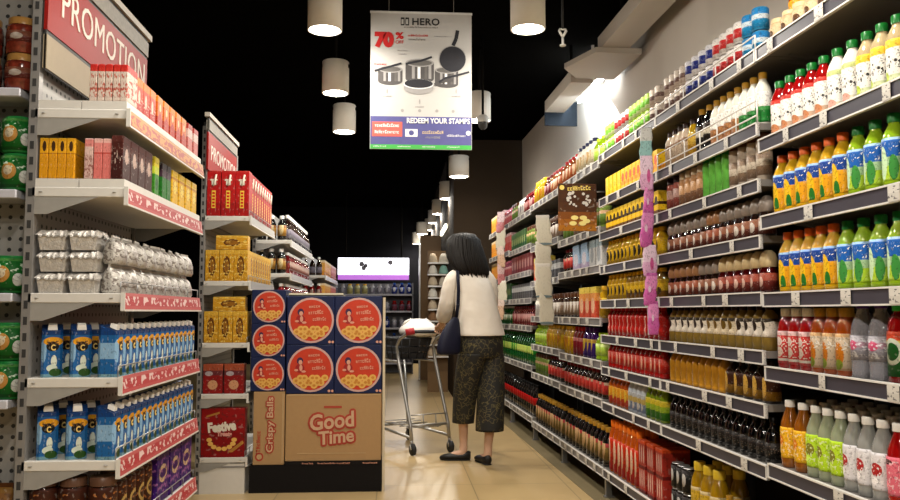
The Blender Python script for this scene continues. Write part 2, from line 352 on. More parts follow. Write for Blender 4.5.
bottle('h_grey', 'domed_jar', .031, .150, liq('dbrown', 1.0), M('cap_pale', (.24, .20, .17), .25), P('lab_h_g', [(0, (.16, .05, .03)), (.5, (.30, .14, .08))], None, [(.5, .5, .22, .32, (.62, .56, .50))]), 'dome', 14, cat='jar', capname='lid')
bottle('h_tan', 'domed_jar', .031, .150, liq('dbrown', 1.0), M('cap_tan', (.30, .15, .07), .25), P('lab_h_t', [(0, (.18, .05, .03)), (.5, (.34, .12, .06))], None, [(.5, .5, .22, .32, (.58, .46, .40))]), 'dome', 14, cat='jar', capname='lid')
bottle('h_gold', 'domed_jar', .032, .155, liq('dred', .5), M('cap_cream', (.46, .36, .18), .25), P('lab_h_c', [(0, (.20, .04, .03)), (.55, (.36, .10, .06))], None, [(.5, .5, .2, .3, (.6, .42, .36))]), 'dome', 14, cat='jar', capname='lid')
bottle('s_swirl', 'coffee_drink_bottle', .032, .165, M('coffee_gold', (.16, .10, .02), .2), capm('dbrown'), P('lab_swirl', [(0, (.84, .80, .74)), (1, (.84, .8, .74))], None, [(.52, .60, .20, .30, (.05, .03, .02)), (.75, .95, .3, .16, (.07, .05, .03)), (.35, .30, .1, .1, (.40, .32, .22))]), 'swirl', 14)
bottle('s_swirl_y', 'coffee_drink_bottle', .032, .165, MATS['coffee_gold'], capm('dbrown'), P('lab_swirl_y', [(0, (.80, .72, .58)), (1, (.84, .8, .74))], None, [(.52, .60, .22, .30, (.24, .16, .03)), (.75, .95, .3, .16, (.07, .05, .03))]), 'swirl', 14)
bottle('o_amber', 'oil_bottle', .031, .155, M('oil_amber', (.48, .22, .015), .08, 0, .5, 20, .2, .3, spec=.5), capm('dbrown'), None, 'juice', 14)
bottle('o_gold', 'oil_bottle', .032, .152, liq('dbrown', 1.2), capm('dbrown'), P('lab_o_g', [(0, (.34, .20, .03)), (.4, (.10, .04, .02))], None, [(.5, .55, .22, .45, (.70, .48, .14))]), 'soy', 14, lz=(.06, .60))
bottle('o_black', 'soy_sauce_bottle', .030, .165, liq('black', .8), capm('black'), P('lab_o_b', [(0, (.015, .013, .012)), (.5, (.03, .02, .015))], None, [], (.2, .8, (.30, .22, .16), 10, .66)), 'soy', 14)
pack('b_yellow', 'tea_box', .060, .10, .125, P('pk_yel', [(0, (.78, .50, .02)), (.25, (.80, .36, .03)), (.40, (.82, .56, .03)), (.9, (.80, .58, .05))], None, [(.55, .60, .36, .20, (.72, .16, .02))]))
pack('b_yellow_plain', 'tea_box', .060, .10, .125, P('pk_yelp', [(0, (.80, .58, .02)), (.3, (.84, .64, .04))], None, [(.5, .5, .25, .12, (.70, .50, .02))]))
pack('b_yelbrown', 'coffee_box', .060, .10, .125, P('pk_yb', [(0, (.20, .10, .03)), (.22, (.80, .55, .03)), (.44, (.10, .05, .02)), (.56, (.80, .58, .05)), (.92, (.84, .66, .1))], None, [(.5, .62, .34, .16, (.06, .04, .02))]))
bottle('y_bottle', 'mustard_bottle', .031, .150, liq('yellow', .9), capm('yellow'), P('lab_yb', [(0, (.50, .34, .03)), (.2, (.72, .50, .03))], None, [(.5, .55, .24, .36, (.05, .035, .01))]), 'wide', 14)
bottle('y_bottle_dark', 'mustard_bottle', .031, .150, liq('gold', .7), capm('yellow'), P('lab_ybd', [(0, (.30, .16, .03)), (.3, (.75, .54, .06)), (.75, (.60, .42, .04))], None, [(.5, .30, .30, .22, (.12, .07, .02))]), 'wide', 14)
bottle('r_swoosh', 'chilli_sauce_bottle', .031, .165, liq('red', .85), capm('red'), P('lab_swoosh', [(0, (.48, .03, .02)), (.95, (.5, .05, .03))], None, [(.62, .60, .16, .60, (.72, .50, .44)), (.78, .62, .20, .62, (.50, .03, .02))]), 'swirl', 14, lz=(.10, .72))
bottle('r_sauce', 'chilli_sauce_bottle', .031, .160, liq('red', .95), capm('dred'), P('lab_rs', [(0, (.50, .035, .02)), (.5, (.60, .09, .05))], None, [(.6, .5, .10, .5, (.75, .45, .36))]), 'juice', 14)
bottle('q_orange', 'cordial_bottle', .032, .170, liq('orange', .8), capm('orange'), P('lab_q_o', [(0, (.60, .10, .03)), (.4, (.80, .45, .06))], None, [(.5, .6, .2, .35, (.82, .60, .12))]), 'wide', 14)
bottle('q_clear', 'cordial_bottle', .032, .175, M('pale_blue', (.45, .50, .58), .12), capm('white'), P('lab_q_c', [(0, (.30, .36, .50)), (.45, (.60, .50, .22)), (.75, (.55, .58, .62))], None, [(.5, .3, .25, .2, (.70, .70, .72))]), 'wide', 14)
bottle('q_green', 'cordial_bottle', .032, .170, liq('lime', .6), capm('lime'), P('lab_q_g', [(0, (.08, .26, .03)), (.4, (.40, .55, .06)), (.7, (.7, .6, .08))]), 'wide', 14)
bottle('x_orange', 'chilli_sauce_bottle', .036, .30, liq('orange', 1.0), M('cap_hot_orange', (.80, .17, .01), .35), P('lab_x', [(0, (.50, .03, .01)), (.4, (.60, .07, .02))], None, [(.62, .60, .14, .36, (.80, .62, .5)), (.35, .2, .14, .16, (.75, .5, .3))]), 'wide', 14, lz=(.04, .66))
pack('x_red', 'drink_multipack', .10, .14, .268, P('pk_xr', [(0, (.20, .02, .02)), (.06, (.42, .06, .04)), (.46, (.20, .02, .02)), (.52, (.40, .06, .04)), (.94, (.62, .12, .03))], None, [(.2, .28, .06, .17, (.72, .56, .50)), (.5, .28, .06, .17, (.72, .56, .50)), (.8, .28, .06, .17, (.72, .56, .50)), (.2, .74, .06, .17, (.60, .48, .44)), (.5, .74, .06, .17, (.60, .48, .44)), (.8, .74, .06, .17, (.60, .48, .44))]))
bottle('x_black', 'drink_can', .033, .115, liq('black', 1.2), MATS['tin'], P('lab_xb', [(0, (.02, .02, .02)), (.8, (.04, .03, .03))], None, [(.5, .55, .2, .3, (.50, .48, .46))]), 'can', 12, cat='can')
bottle('x_yellow', 'oil_bottle', .040, .28, liq('yellow', .7), M('cap_mustard', (.66, .46, .03), .35), P('lab_xy', [(0, (.50, .34, .03)), (.5, (.66, .48, .06)), (.9, (.6, .5, .3))]), 'wide', 14)
# --- far bays, drawn as one mesh each
def far(key, name, body, cap, lab, style='juice', R=.042, H=.20, cat='bottle'): bottle(key, name, R, H, body, cap, lab, style, 10, True, cat)
F2 = lambda n, a, b, q=None: P('far_' + n, [(0, a), (.5, b)], None, [(.5, .5, .25, .3, q)] if q else [])
far('v_redor', 'cordial_bottle', liq('orange', .7), capm('red'), F2('ro', (.55, .20, .08), (.70, .32, .18), (.8, .6, .4)), H=.18)
far('v_navycap', 'milk_drink_bottle', MATS['milky'], capm('navy'), F2('nv', (.62, .55, .40), (.70, .62, .50), (.55, .40, .20)), H=.20)
far('v_lime', 'cordial_bottle', liq('lime', .8), capm('lime'), F2('li', (.45, .60, .12), (.62, .72, .3)), H=.17)
far('v_green', 'sparkling_water_bottle', liq('green', .6), capm('white'), F2('gr', (.04, .22, .06), (.45, .50, .40), (.7, .7, .6)), 'water', H=.24)
far('v_cola', 'cola_bottle', liq('black', 1.4), capm('black'), F2('co', (.40, .015, .015), (.50, .02, .02)), 'soda', R=.052, H=.27)
far('v_biggreen', 'lemonade_bottle', liq('green', .8), capm('green'), F2('bg', (.03, .30, .05), (.05, .40, .08), (.55, .65, .2)), 'soda', R=.052, H=.27)
far('v_goldcap', 'sauce_bottle', liq('black', 1.2), capm('gold'), F2('gc', (.22, .16, .05), (.36, .03, .03), (.5, .35, .2)), 'juice', H=.235)
far('v_redlab', 'sauce_bottle', liq('dbrown', 1.0), capm('dred'), F2('rl', (.50, .06, .05), (.58, .42, .30), (.6, .1, .08)), 'juice', H=.17)
far('v_olive', 'pickle_jar', M('olive_pickle', (.14, .20, .04), .2, 0, .4, 30), capm('brown'), F2('ol', (.16, .24, .05), (.5, .34, .2)), 'jar', H=.17, cat='jar')
far('v_purple', 'grape_drink_bottle', liq('purple', 1.0), capm('purple'), F2('pu', (.08, .02, .26), (.50, .34, .10), (.6, .45, .1)), 'wide', H=.20)
far('v_yellow', 'pineapple_drink_bottle', liq('yellow', .8), capm('yellow'), F2('ye', (.62, .42, .03), (.72, .55, .06), (.5, .25, .03)), 'wide', H=.20)
far('v_redpur', 'berry_drink_bottle', liq('dred', 1.2), capm('red'), F2('rp', (.30, .02, .05), (.55, .25, .25)), 'wide', H=.20)
far('v_brown', 'coffee_jar', liq('dbrown', 1.5), capm('brown'), F2('br', (.30, .22, .16), (.40, .34, .30), (.6, .55, .5)), 'jar', H=.18, cat='jar')
far('v_dred', 'sauce_bottle', liq('dred', .8), capm('dred'), F2('dr', (.25, .03, .04), (.32, .10, .10), (.5, .3, .28)), 'juice', H=.18)
far('v_white', 'milk_bottle', M('milk_white', (.66, .64, .56), .25), capm('white'), F2('wh', (.6, .58, .55), (.66, .64, .6), (.30, .28, .3)), 'wide', H=.17)
far('v_pink', 'cordial_bottle', liq('pink', .8), capm('pink'), F2('pi', (.6, .2, .22), (.72, .45, .45)), 'wide', H=.17)
pack('z_lblue', 'cereal_box', .16, .08, .24, P('pk_lb', [(0, (.46, .40, .52)), (.25, (.40, .52, .66)), (.9, (.3, .42, .55))], None, [(.5, .4, .35, .25, (.62, .60, .66))]))
pack('z_white', 'cereal_box', .13, .08, .23, P('pk_wh', [(0, (.55, .55, .55)), (.7, (.35, .42, .45))], None, [(.5, .45, .3, .3, (.36, .38, .40))]))
pack('z_redyel', 'snack_box', .12, .08, .20, P('pk_ry', [(0, (.60, .12, .06)), (.55, (.72, .36, .12)), (.8, (.75, .62, .15))], None, [(.5, .4, .35, .25, (.75, .5, .35))]))
pack('z_orange', 'snack_box', .10, .08, .19, P('pk_or', [(0, (.75, .36, .05)), (.3, (.75, .45, .12)), (.85, (.78, .65, .45))], None, [(.5, .5, .3, .2, (.7, .25, .03))]))
pack('z_red', 'snack_box', .10, .08, .19, P('pk_rd', [(0, (.58, .12, .10)), (.5, (.62, .22, .20)), (.85, (.7, .5, .5))]))
pack('z_dred', 'tea_box', .12, .08, .17, P('pk_dr', [(0, (.22, .03, .05)), (.6, (.30, .08, .08))], None, [(.5, .5, .3, .25, (.45, .28, .26))]))
pack('z_grey', 'tea_box', .10, .08, .14, P('pk_gy', [(0, (.10, .10, .11)), (.5, (.5, .5, .5)), (.8, (.15, .15, .16))]))
pack('z_green', 'tea_box', .10, .08, .17, P('pk_gn', [(0, (.03, .14, .05)), (.6, (.10, .20, .08))], None, [(.5, .5, .3, .2, (.4, .45, .2))]))
# ------------------------------------------------------------------ the setting
RA = math.atan(0.02906)
def RP(u, v, z=0.0): return (1.389 - u * math.sin(RA) + v * math.cos(RA), u * math.cos(RA) + v * math.sin(RA), z)
RROT = -PI / 2 + RA
def floor_mat():
    m, t, b = nt('floor_tiles')
    br = t.nodes.new('ShaderNodeTexBrick'); br.offset = 0.0; br.squash = 1.0
    mp = t.nodes.new('ShaderNodeMapping'); mp.inputs['Location'].default_value = (0.11, 0.12, 0)
    t.links.new(coord(t, 'Object'), mp.inputs[0]); t.links.new(mp.outputs[0], br.inputs['Vector'])
    br.inputs['Scale'].default_value = 1.0; br.inputs['Brick Width'].default_value = 0.6; br.inputs['Row Height'].default_value = 0.6
    br.inputs['Mortar Size'].default_value = 0.0035; br.inputs['Mortar Smooth'].default_value = 0.3
    br.inputs['Color1'].default_value = (.43, .305, .145, 1); br.inputs['Color2'].default_value = (.445, .32, .155, 1); br.inputs['Mortar'].default_value = (.20, .15, .08, 1)
    f = noise(t, coord(t, 'Object'), 2.2, 5.0, .6)
    col = mixc(t, mth(t, 'MULTIPLY', f, .12), br.outputs['Color'], (.27, .19, .09))
    t.links.new(col, b.inputs['Base Color'])
    rn = noise(t, coord(t, 'Object'), 7.0, 3.0)
    t.links.new(mth(t, 'MULTIPLY_ADD', rn, .05, .27), b.inputs['Roughness']); b.inputs['Specular IOR Level'].default_value = .45
    return m
FLOOR = floor_mat()
f = MB(); f.box(-6, 3.2, -3.0, 22, -.05, 0, FLOOR); struct('floor', f)
BLACKC = M('ceiling_black', (.0022, .002, .0018), 1.0, spec=0.0)
f = MB(); f.box(-6, 3.2, -3.0, 22, 3.35, 3.4, BLACKC); struct('ceiling', f)
BEIGE = M('wall_beige', (.62, .56, .49), .7, 0, .05, 3)
DBROWN = M('wall_dark_brown', (.030, .020, .012), .9, 0, .15, 2, spec=.1)
f = MB()
a0, a1 = RP(-3, .56), RP(10.45, .56); b0, b1 = RP(-3, .70), RP(10.45, .70)
f.hexa([(q[0], q[1], 0) for q in (a0, b0, b1, a1)] + [(q[0], q[1], 3.35) for q in (a0, b0, b1, a1)], BEIGE)
struct('wall_right', f)
f = MB(); f.box(.885, 1.80, 10.47, 10.62, 0, 3.35, DBROWN); struct('wall_pier', f)
f = MB(); f.box(.74, .885, 10.47, 22, 0, 3.35, DBROWN); struct('wall_passage', f)
f = MB(); f.box(-6, .74, 17.5, 17.65, 0, 3.35, M('wall_back_dark', (.004, .004, .005), .9, spec=.05)); struct('wall_back', f)
f = MB(); f.box(-6.1, -6, -3, 22, 0, 3.35, M('wall_back_dark', (.004, .004, .005), .9, spec=.05)); struct('wall_left', f)
f = MB(); f.box(-6, 3.2, -3.1, -3, 0, 3.35, M('wall_front_grey', (.30, .27, .24), .7)); struct('wall_front', f)
# border tiles along the foot of the right shelving
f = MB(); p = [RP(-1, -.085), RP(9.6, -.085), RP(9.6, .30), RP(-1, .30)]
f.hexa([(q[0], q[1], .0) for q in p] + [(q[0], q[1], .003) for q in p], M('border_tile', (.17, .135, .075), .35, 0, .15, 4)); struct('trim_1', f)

# ------------------------------------------------------------------ ceiling lamps
LB = M('lamp_body', (.72, .68, .60), .45, 0, .04); LE = M('lamp_glow', (1.0, .95, .86), .5, 0, 0, 1, 0, 0, 14.0); LD = M('lamp_dark', (.008, .007, .006), .9, spec=.02)
mb_b = MB(); mb_b.lathe([(.088, 0), (.100, .0), (.100, .235), (.096, .24)], LB, 28, cap=False); mb_b.lathe([(.088, .0), (.086, .04)], LB, 28, cap=False)
mb_b.add([(.096 * math.cos(2 * PI * i / 28), .096 * math.sin(2 * PI * i / 28), .24) for i in range(28)], [tuple(range(28))], LB)
mb_g = MB(); mb_g.lathe([(.086, .004), (.086, .02)], LE, 28)
mb_c = MB(); mb_c.box(-.098, -.075, -.03, .03, .19, .215, LD); mb_c.box(.075, .1015, -.03, .03, .19, .215, LD)
mb_s = MB(); mb_s.tube([(0, 0, .24), (0, 0, .63)], .012, LD)
lampmesh = [('housing', mb_b.mesh('housing')), ('diffuser', mb_g.mesh('diffuser')), ('clip', mb_c.mesh('clip')), ('stem', mb_s.mesh('stem'))]
ld = bpy.data.lights.new('lamp_light', 'AREA'); ld.shape = 'DISK'; ld.size = .15; ld.energy = LAMP_W; ld.color = LAMP_COL
lb_ = bpy.data.lights.new('lamp_bulb', 'POINT'); lb_.shadow_soft_size = .035; lb_.energy = BULB_W; lb_.color = LAMP_COL
def lamp(x, y, z, label, group=None, s=1.0, seen=True):
    t = thing('ceiling_lamp', label, 'ceiling lamp', (x, y, z), 0, group)
    for n, me in lampmesh: link(n, me, t)
    t.scale = (s, s, 1)
    lo = bpy.data.objects.new('lamp_light', ld); COL.objects.link(lo); lo.parent = t; lo.location = (0, 0, .002)
    lo = bpy.data.objects.new('lamp_bulb', lb_); COL.objects.link(lo); lo.parent = t; lo.location = (0, 0, -.036)
LG = 'cylinder ceiling lamps'
lamp(-.42, 4.65, 2.73, 'white cylinder lamp of the row over the promotion shelves, largest and highest seen', LG)
lamp(-.46, 6.02, 2.73, 'white cylinder lamp of the row over the promotion shelves, middle one seen', LG)
lamp(-.46, 7.07, 2.67, 'white cylinder lamp of the row over the promotion shelves, smallest and lowest seen', LG)
lamp(.745, 4.5, 2.71, 'white cylinder lamp above the aisle, largest of the row and beside the hanging poster', LG)
lamp(.70, 6.8, 2.725, 'white cylinder lamp half hidden behind the hanging poster', LG)
for k, y in enumerate((9.3, 11.4, 13.5, 15.2, 16.9, 16.3, 17.0)):
    lamp((.72, .72, .71, .71, .71, .52, .45)[k], y, (2.66, 2.695, 2.73, 2.765, 2.80, 2.66, 2.52)[k], '%s white cylinder lamp beyond the hanging poster in the receding aisle row' % ORD[k + 1], LG, 1.18)
for x, y in ((.745, 2.2), (.745, .3), (-.30, 2.4), (-.30, .9), (-.30, -.4), (-.3, -1.6), (.8, -1.6)):
    lamp(x, y, 2.72, 'white cylinder ceiling lamp of the aisle rows over the near shelves', 'cylinder ceiling lamps over the near aisle')

# ------------------------------------------------------------------ right-hand shelving
SG = M('shelf_grey', (.20, .185, .17), .4, .3, .06); SW = M('shelf_white_edge', (.66, .64, .61), .4, .1, .05)
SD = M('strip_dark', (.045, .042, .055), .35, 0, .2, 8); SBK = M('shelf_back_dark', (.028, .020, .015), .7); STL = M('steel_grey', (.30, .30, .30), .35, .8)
TAGM = P('price_tag_print', [(0, (.60, .58, .54)), (.5, (.66, .64, .60))], None, [], (.1, .9, (.22, .21, .21), 3.5, .60), fleck=0)
TAGR = M('tag_red', (.50, .04, .03), .4)
BAYU = [1.90, 2.81, 3.86, 4.87, 5.98, 7.04, 8.18, 9.55]
BAYN = ['nearest right bay', 'second right bay', 'third right bay', 'fourth right bay', 'fifth right bay', 'sixth right bay', 'last right bay']
TOPS = [[2.05, 1.713, 1.437, 1.164, .907, .572, .165]] + [[2.05, 1.78, 1.575, 1.372, 1.168, .96, .773, .56, .165]] * 2 + [
    [2.03, 1.62, 1.385, 1.06, .80, .57, .165], [2.02, 1.66, 1.36, 1.06, .82, .58, .165], [2.0, 1.70, 1.465, 1.22, .975, .63, .19], [2.0, 1.72, 1.46, 1.22, .97, .63, .19]]
BAYLAB = ['grey shelving bay closest to the camera on the right wall, full of juice bottles', 'grey shelving bay with jars and oil bottles beside the pink hanging strip',
          'grey shelving bay with yellow tea boxes behind the pink hanging strip', 'grey shelving bay behind the brown projecting shelf sign', 'grey shelving bay behind the white hanging strip on the right',
          'grey shelving bay with green drink bottles behind the cream hanging strip', 'grey shelving bay at the far end of the right wall run']
SHN = ['top', 'second', 'third', 'fourth', 'fifth', 'sixth', 'seventh', 'eighth', 'bottom']
D = .42
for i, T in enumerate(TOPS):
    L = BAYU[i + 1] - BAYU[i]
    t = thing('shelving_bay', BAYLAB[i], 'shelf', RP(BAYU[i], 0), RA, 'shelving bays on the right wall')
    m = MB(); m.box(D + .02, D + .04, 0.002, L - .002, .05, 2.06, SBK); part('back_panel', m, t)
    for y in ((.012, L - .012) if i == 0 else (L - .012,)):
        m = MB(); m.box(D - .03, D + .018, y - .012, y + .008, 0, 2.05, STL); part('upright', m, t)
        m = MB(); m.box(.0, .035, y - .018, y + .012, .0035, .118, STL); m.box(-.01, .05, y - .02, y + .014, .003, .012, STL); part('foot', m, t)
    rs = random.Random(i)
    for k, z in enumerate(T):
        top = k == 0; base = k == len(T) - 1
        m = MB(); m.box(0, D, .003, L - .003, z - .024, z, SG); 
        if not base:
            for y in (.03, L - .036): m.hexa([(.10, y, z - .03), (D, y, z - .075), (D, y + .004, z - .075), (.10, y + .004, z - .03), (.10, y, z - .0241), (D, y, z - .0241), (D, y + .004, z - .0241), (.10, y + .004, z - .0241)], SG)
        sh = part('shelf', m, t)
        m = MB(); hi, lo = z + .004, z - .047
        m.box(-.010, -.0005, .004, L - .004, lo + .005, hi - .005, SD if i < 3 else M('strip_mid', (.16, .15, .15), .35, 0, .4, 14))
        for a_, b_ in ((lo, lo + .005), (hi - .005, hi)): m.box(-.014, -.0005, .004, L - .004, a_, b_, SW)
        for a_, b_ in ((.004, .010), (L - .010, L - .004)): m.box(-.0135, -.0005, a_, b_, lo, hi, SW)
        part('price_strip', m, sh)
        y = .08 + rs.random() * .2
        while y < L - .1:
            w = rs.choice((.035, .04, .05)) if i < 3 else rs.choice((.05, .07))
            m = MB(); m.box(-.0155, -.0142, y, y + w, lo + .003, hi - .003, TAGM); part('price_tag', m, sh)
            y += w + (.16 + rs.random() * .22 if i < 3 else .08 + rs.random() * .1)
        if i in (1, 2) and (k == 0 or (i == 1 and k == 1)):
            m = MB(); h = .055 if k == 0 else .085
            for zz in ((z + .03, z + h) if k else (z + h,)): m.tube([(-.006, .008, zz), (-.006, L - .008, zz)], .0035, SW, 6)
            for yy in [.008 + (L - .016) * q / 6 for q in range(7)]: m.tube([(-.006, yy, z), (-.006, yy, z + h)], .003, SW, 6)
            part('wire_rail', m, sh)

def row(i, k, fr, key, desc, v=.012, gap=.0075, zoff=0.0, off=0.0, who=None, n=None, jit=.0015, grp=None, sc=1.0):
    """one kind of product side by side on shelf k of bay i; fr = span of the bay counted from the camera end"""
    L = BAYU[i + 1] - BAYU[i]; T = TOPS[i]; kd = KINDS[key]
    u0 = BAYU[i] + .02 + fr[0] * (L - .04); u1 = BAYU[i] + .02 + fr[1] * (L - .04); w = kd['w'] + gap
    cnt = n or max(1, int((u1 - u0) / w + .3)); w = (u1 - u0) / cnt if n is None else w
    sh = SHN[k] if k < len(T) - 1 else 'bottom'
    w = max(w, kd['w'] + .001)
    for j in range(cnt):
        u = u0 + (j + .5) * w + random.uniform(-jit, jit) * .3
        if u + kd['w'] / 2 > BAYU[i + 1] - .004: break
        lab = '%s, %s from camera end, %s shelf, %s' % (desc, ORD[j + 1], sh, BAYN[i])
        o = place(key, lab, grp or ('%s on the %s shelf of the %s' % (desc, sh, BAYN[i])), RP(u, v + off + kd['d'] / 2, T[k] + zoff + .0006), RROT + (random.uniform(-.25, .25) if kd['d'] == kd['w'] else random.uniform(-.012, .012)))
        o.scale = (1, 1, sc)

# nearest bay
row(0, 0, (.0, .98), 't_nut', 'cream-lidded nut jar', grp=None)
row(0, 0, (.0, .98), 't_orange', 'orange squeeze bottle behind the nut jars', off=.072)
row(0, 1, (.0, .40), 'y_yellow', 'green-capped yellow-shouldered juice bottle')
row(0, 1, (.40, .58), 'y_white', 'green-capped pale-shouldered juice bottle')
row(0, 1, (.58, .99), 'y_red', 'green-capped red-shouldered juice bottle')
row(0, 2, (.0, .48), 'm_green', 'green-capped lime juice bottle')
row(0, 2, (.48, .99), 'm_orange', 'orange-capped mango juice bottle')
row(0, 3, (.0, .56), 'm_green', 'green-capped lime juice bottle')
row(0, 3, (.56, .96), 'm_orange', 'orange-capped mango juice bottle')
row(0, 4, (.0, .30), 'k_guava', 'green-capped guava juice bottle')
row(0, 4, (.30, .50), 'k_clear', 'tall clear water bottle')
row(0, 4, (.50, .745), 'k_orange', 'gold-capped orange juice bottle')
row(0, 4, (.745, .99), 'k_red', 'white-capped red juice bottle')
for r_, w_ in ((0, 'front-row'), (1, 'second-row'), (2, 'third-row'), (3, 'back-row')):
    row(0, 5, (.0, .32), 'f_pink', '%s pink water bottle' % w_, off=.076 * r_, gap=.0025)
    row(0, 5, (.32, .56), 'f_strawberry', '%s strawberry water bottle' % w_, off=.076 * r_, gap=.0025)
    row(0, 5, (.56, .80), 'f_lime', '%s lime-labelled water bottle' % w_, off=.076 * r_, gap=.0025)
    row(0, 5, (.80, 1.0), 'f_yellow', '%s yellow water bottle' % w_, off=.076 * r_, gap=.0025)
row(0, 6, (.5, .99), 'd_base', 'gold-capped dark sauce bottle')
# second bay
for z_, w_ in ((0, 'lower'), (.090, 'upper')):
    row(1, 0, (.0, .16), 'u_lblue', '%s light blue can' % w_, zoff=z_)
    row(1, 0, (.16, .42), 'u_red', '%s red banded can' % w_, zoff=z_)
    row(1, 0, (.42, .72), 'u_navy', '%s navy banded can' % w_, zoff=z_)
    row(1, 0, (.72, .98), 'u_brown', '%s brown banded can' % w_, zoff=z_)
row(1, 1, (.0, .20), 'w_green', 'gold-capped green-based syrup bottle')
row(1, 1, (.20, .46), 'w_orange', 'gold-capped brown-based syrup bottle')
row(1, 1, (.46, .62), 'w_black', 'gold-capped black syrup bottle')
row(1, 1, (.62, .72), 'w_amber', 'dark-capped amber syrup bottle')
row(1, 1, (.72, .98), 'w_tan', 'dark-capped tan syrup bottle')
row(1, 2, (.0, .30), 'g_pale', 'tall jar of pale pickles')
row(1, 2, (.30, .55), 'g_green', 'tall jar of green pickles')
row(1, 2, (.55, .82), 'g_orange', 'beige-lidded jar of orange sauce')
row(1, 2, (.82, .98), 'g_red', 'dark-lidded jar of red sauce')
row(1, 3, (.0, .40), 'h_grey', 'grey domed-lid sauce jar')
row(1, 3, (.40, .52), 'h_tan', 'tan domed-lid sauce jar')
row(1, 3, (.52, .98), 'h_grey', 'inner grey domed-lid sauce jar')
row(1, 4, (.0, .42), 'h_gold', 'cream domed-lid sauce jar')
row(1, 4, (.42, .62), 'h_grey', 'grey domed-lid sauce jar')
row(1, 4, (.62, .98), 'h_tan', 'tan domed-lid sauce jar')
row(1, 5, (.0, .28), 's_swirl', 'white-swirl coffee bottle')
row(1, 5, (.28, .55), 's_swirl_y', 'gold-swirl coffee bottle')
row(1, 5, (.55, .98), 's_swirl', 'inner white-swirl coffee bottle')
row(1, 6, (.0, .38), 'o_gold', 'gold-labelled dark oil bottle')
row(1, 6, (.38, .98), 'o_amber', 'amber cooking oil bottle')
row(1, 7, (.0, .99), 'o_black', 'black soy sauce bottle')
row(1, 8, (.02, .45), 'd_base', 'gold-capped dark sauce bottle')
row(1, 8, (.47, .77), 'x_yellow', 'yellow-capped oil bottle')
row(1, 8, (.47, .77), 'x_yellow', 'second-row yellow-capped oil bottle', off=.085)
for z_, w_ in ((0, 'lower'), (.117, 'upper')): row(1, 8, (.79, .99), 'x_black', '%s black drink can' % w_, zoff=z_)
# third bay
for z_, w_ in ((0, 'lower'), (.090, 'upper')):
    row(2, 0, (.0, .16), 'u_brown', '%s brown banded can' % w_, zoff=z_)
    row(2, 0, (.16, .50), 'u_lime', '%s lime green can' % w_, zoff=z_)
    row(2, 0, (.50, .78), 'u_red', '%s red banded can' % w_, zoff=z_)
    row(2, 0, (.78, .98), 'u_lime', 'inner %s lime green can' % w_, zoff=z_)
row(2, 1, (.02, .64), 'b_yellow', 'yellow and orange tea box')
row(2, 1, (.64, .96), 'b_yellow_plain', 'plain yellow tea box')
row(2, 2, (.02, .96), 'b_yelbrown', 'yellow and brown coffee box')
row(2, 3, (.02, .98), 'y_bottle', 'yellow-capped mustard bottle')
row(2, 4, (.02, .60), 'y_bottle_dark', 'yellow-capped brown mustard bottle')
row(2, 4, (.60, .98), 'y_bottle', 'yellow-capped mustard bottle')
row(2, 5, (.02, .98), 'r_swoosh', 'red chilli bottle with white swoosh')
row(2, 6, (.02, .98), 'r_sauce', 'dark-capped red chilli bottle')
row(2, 7, (.02, .30), 'q_green', 'green and yellow cordial bottle')
row(2, 7, (.30, .60), 'q_clear', 'pale blue cordial bottle')
row(2, 7, (.60, .98), 'q_orange', 'orange cordial bottle')
row(2, 8, (.02, .42), 'x_red', 'red can multipack')
row(2, 8, (.43, .99), 'x_orange', 'orange-capped chilli bottle')
row(2, 8, (.43, .99), 'x_orange', 'second-row orange-capped chilli bottle', off=.075)
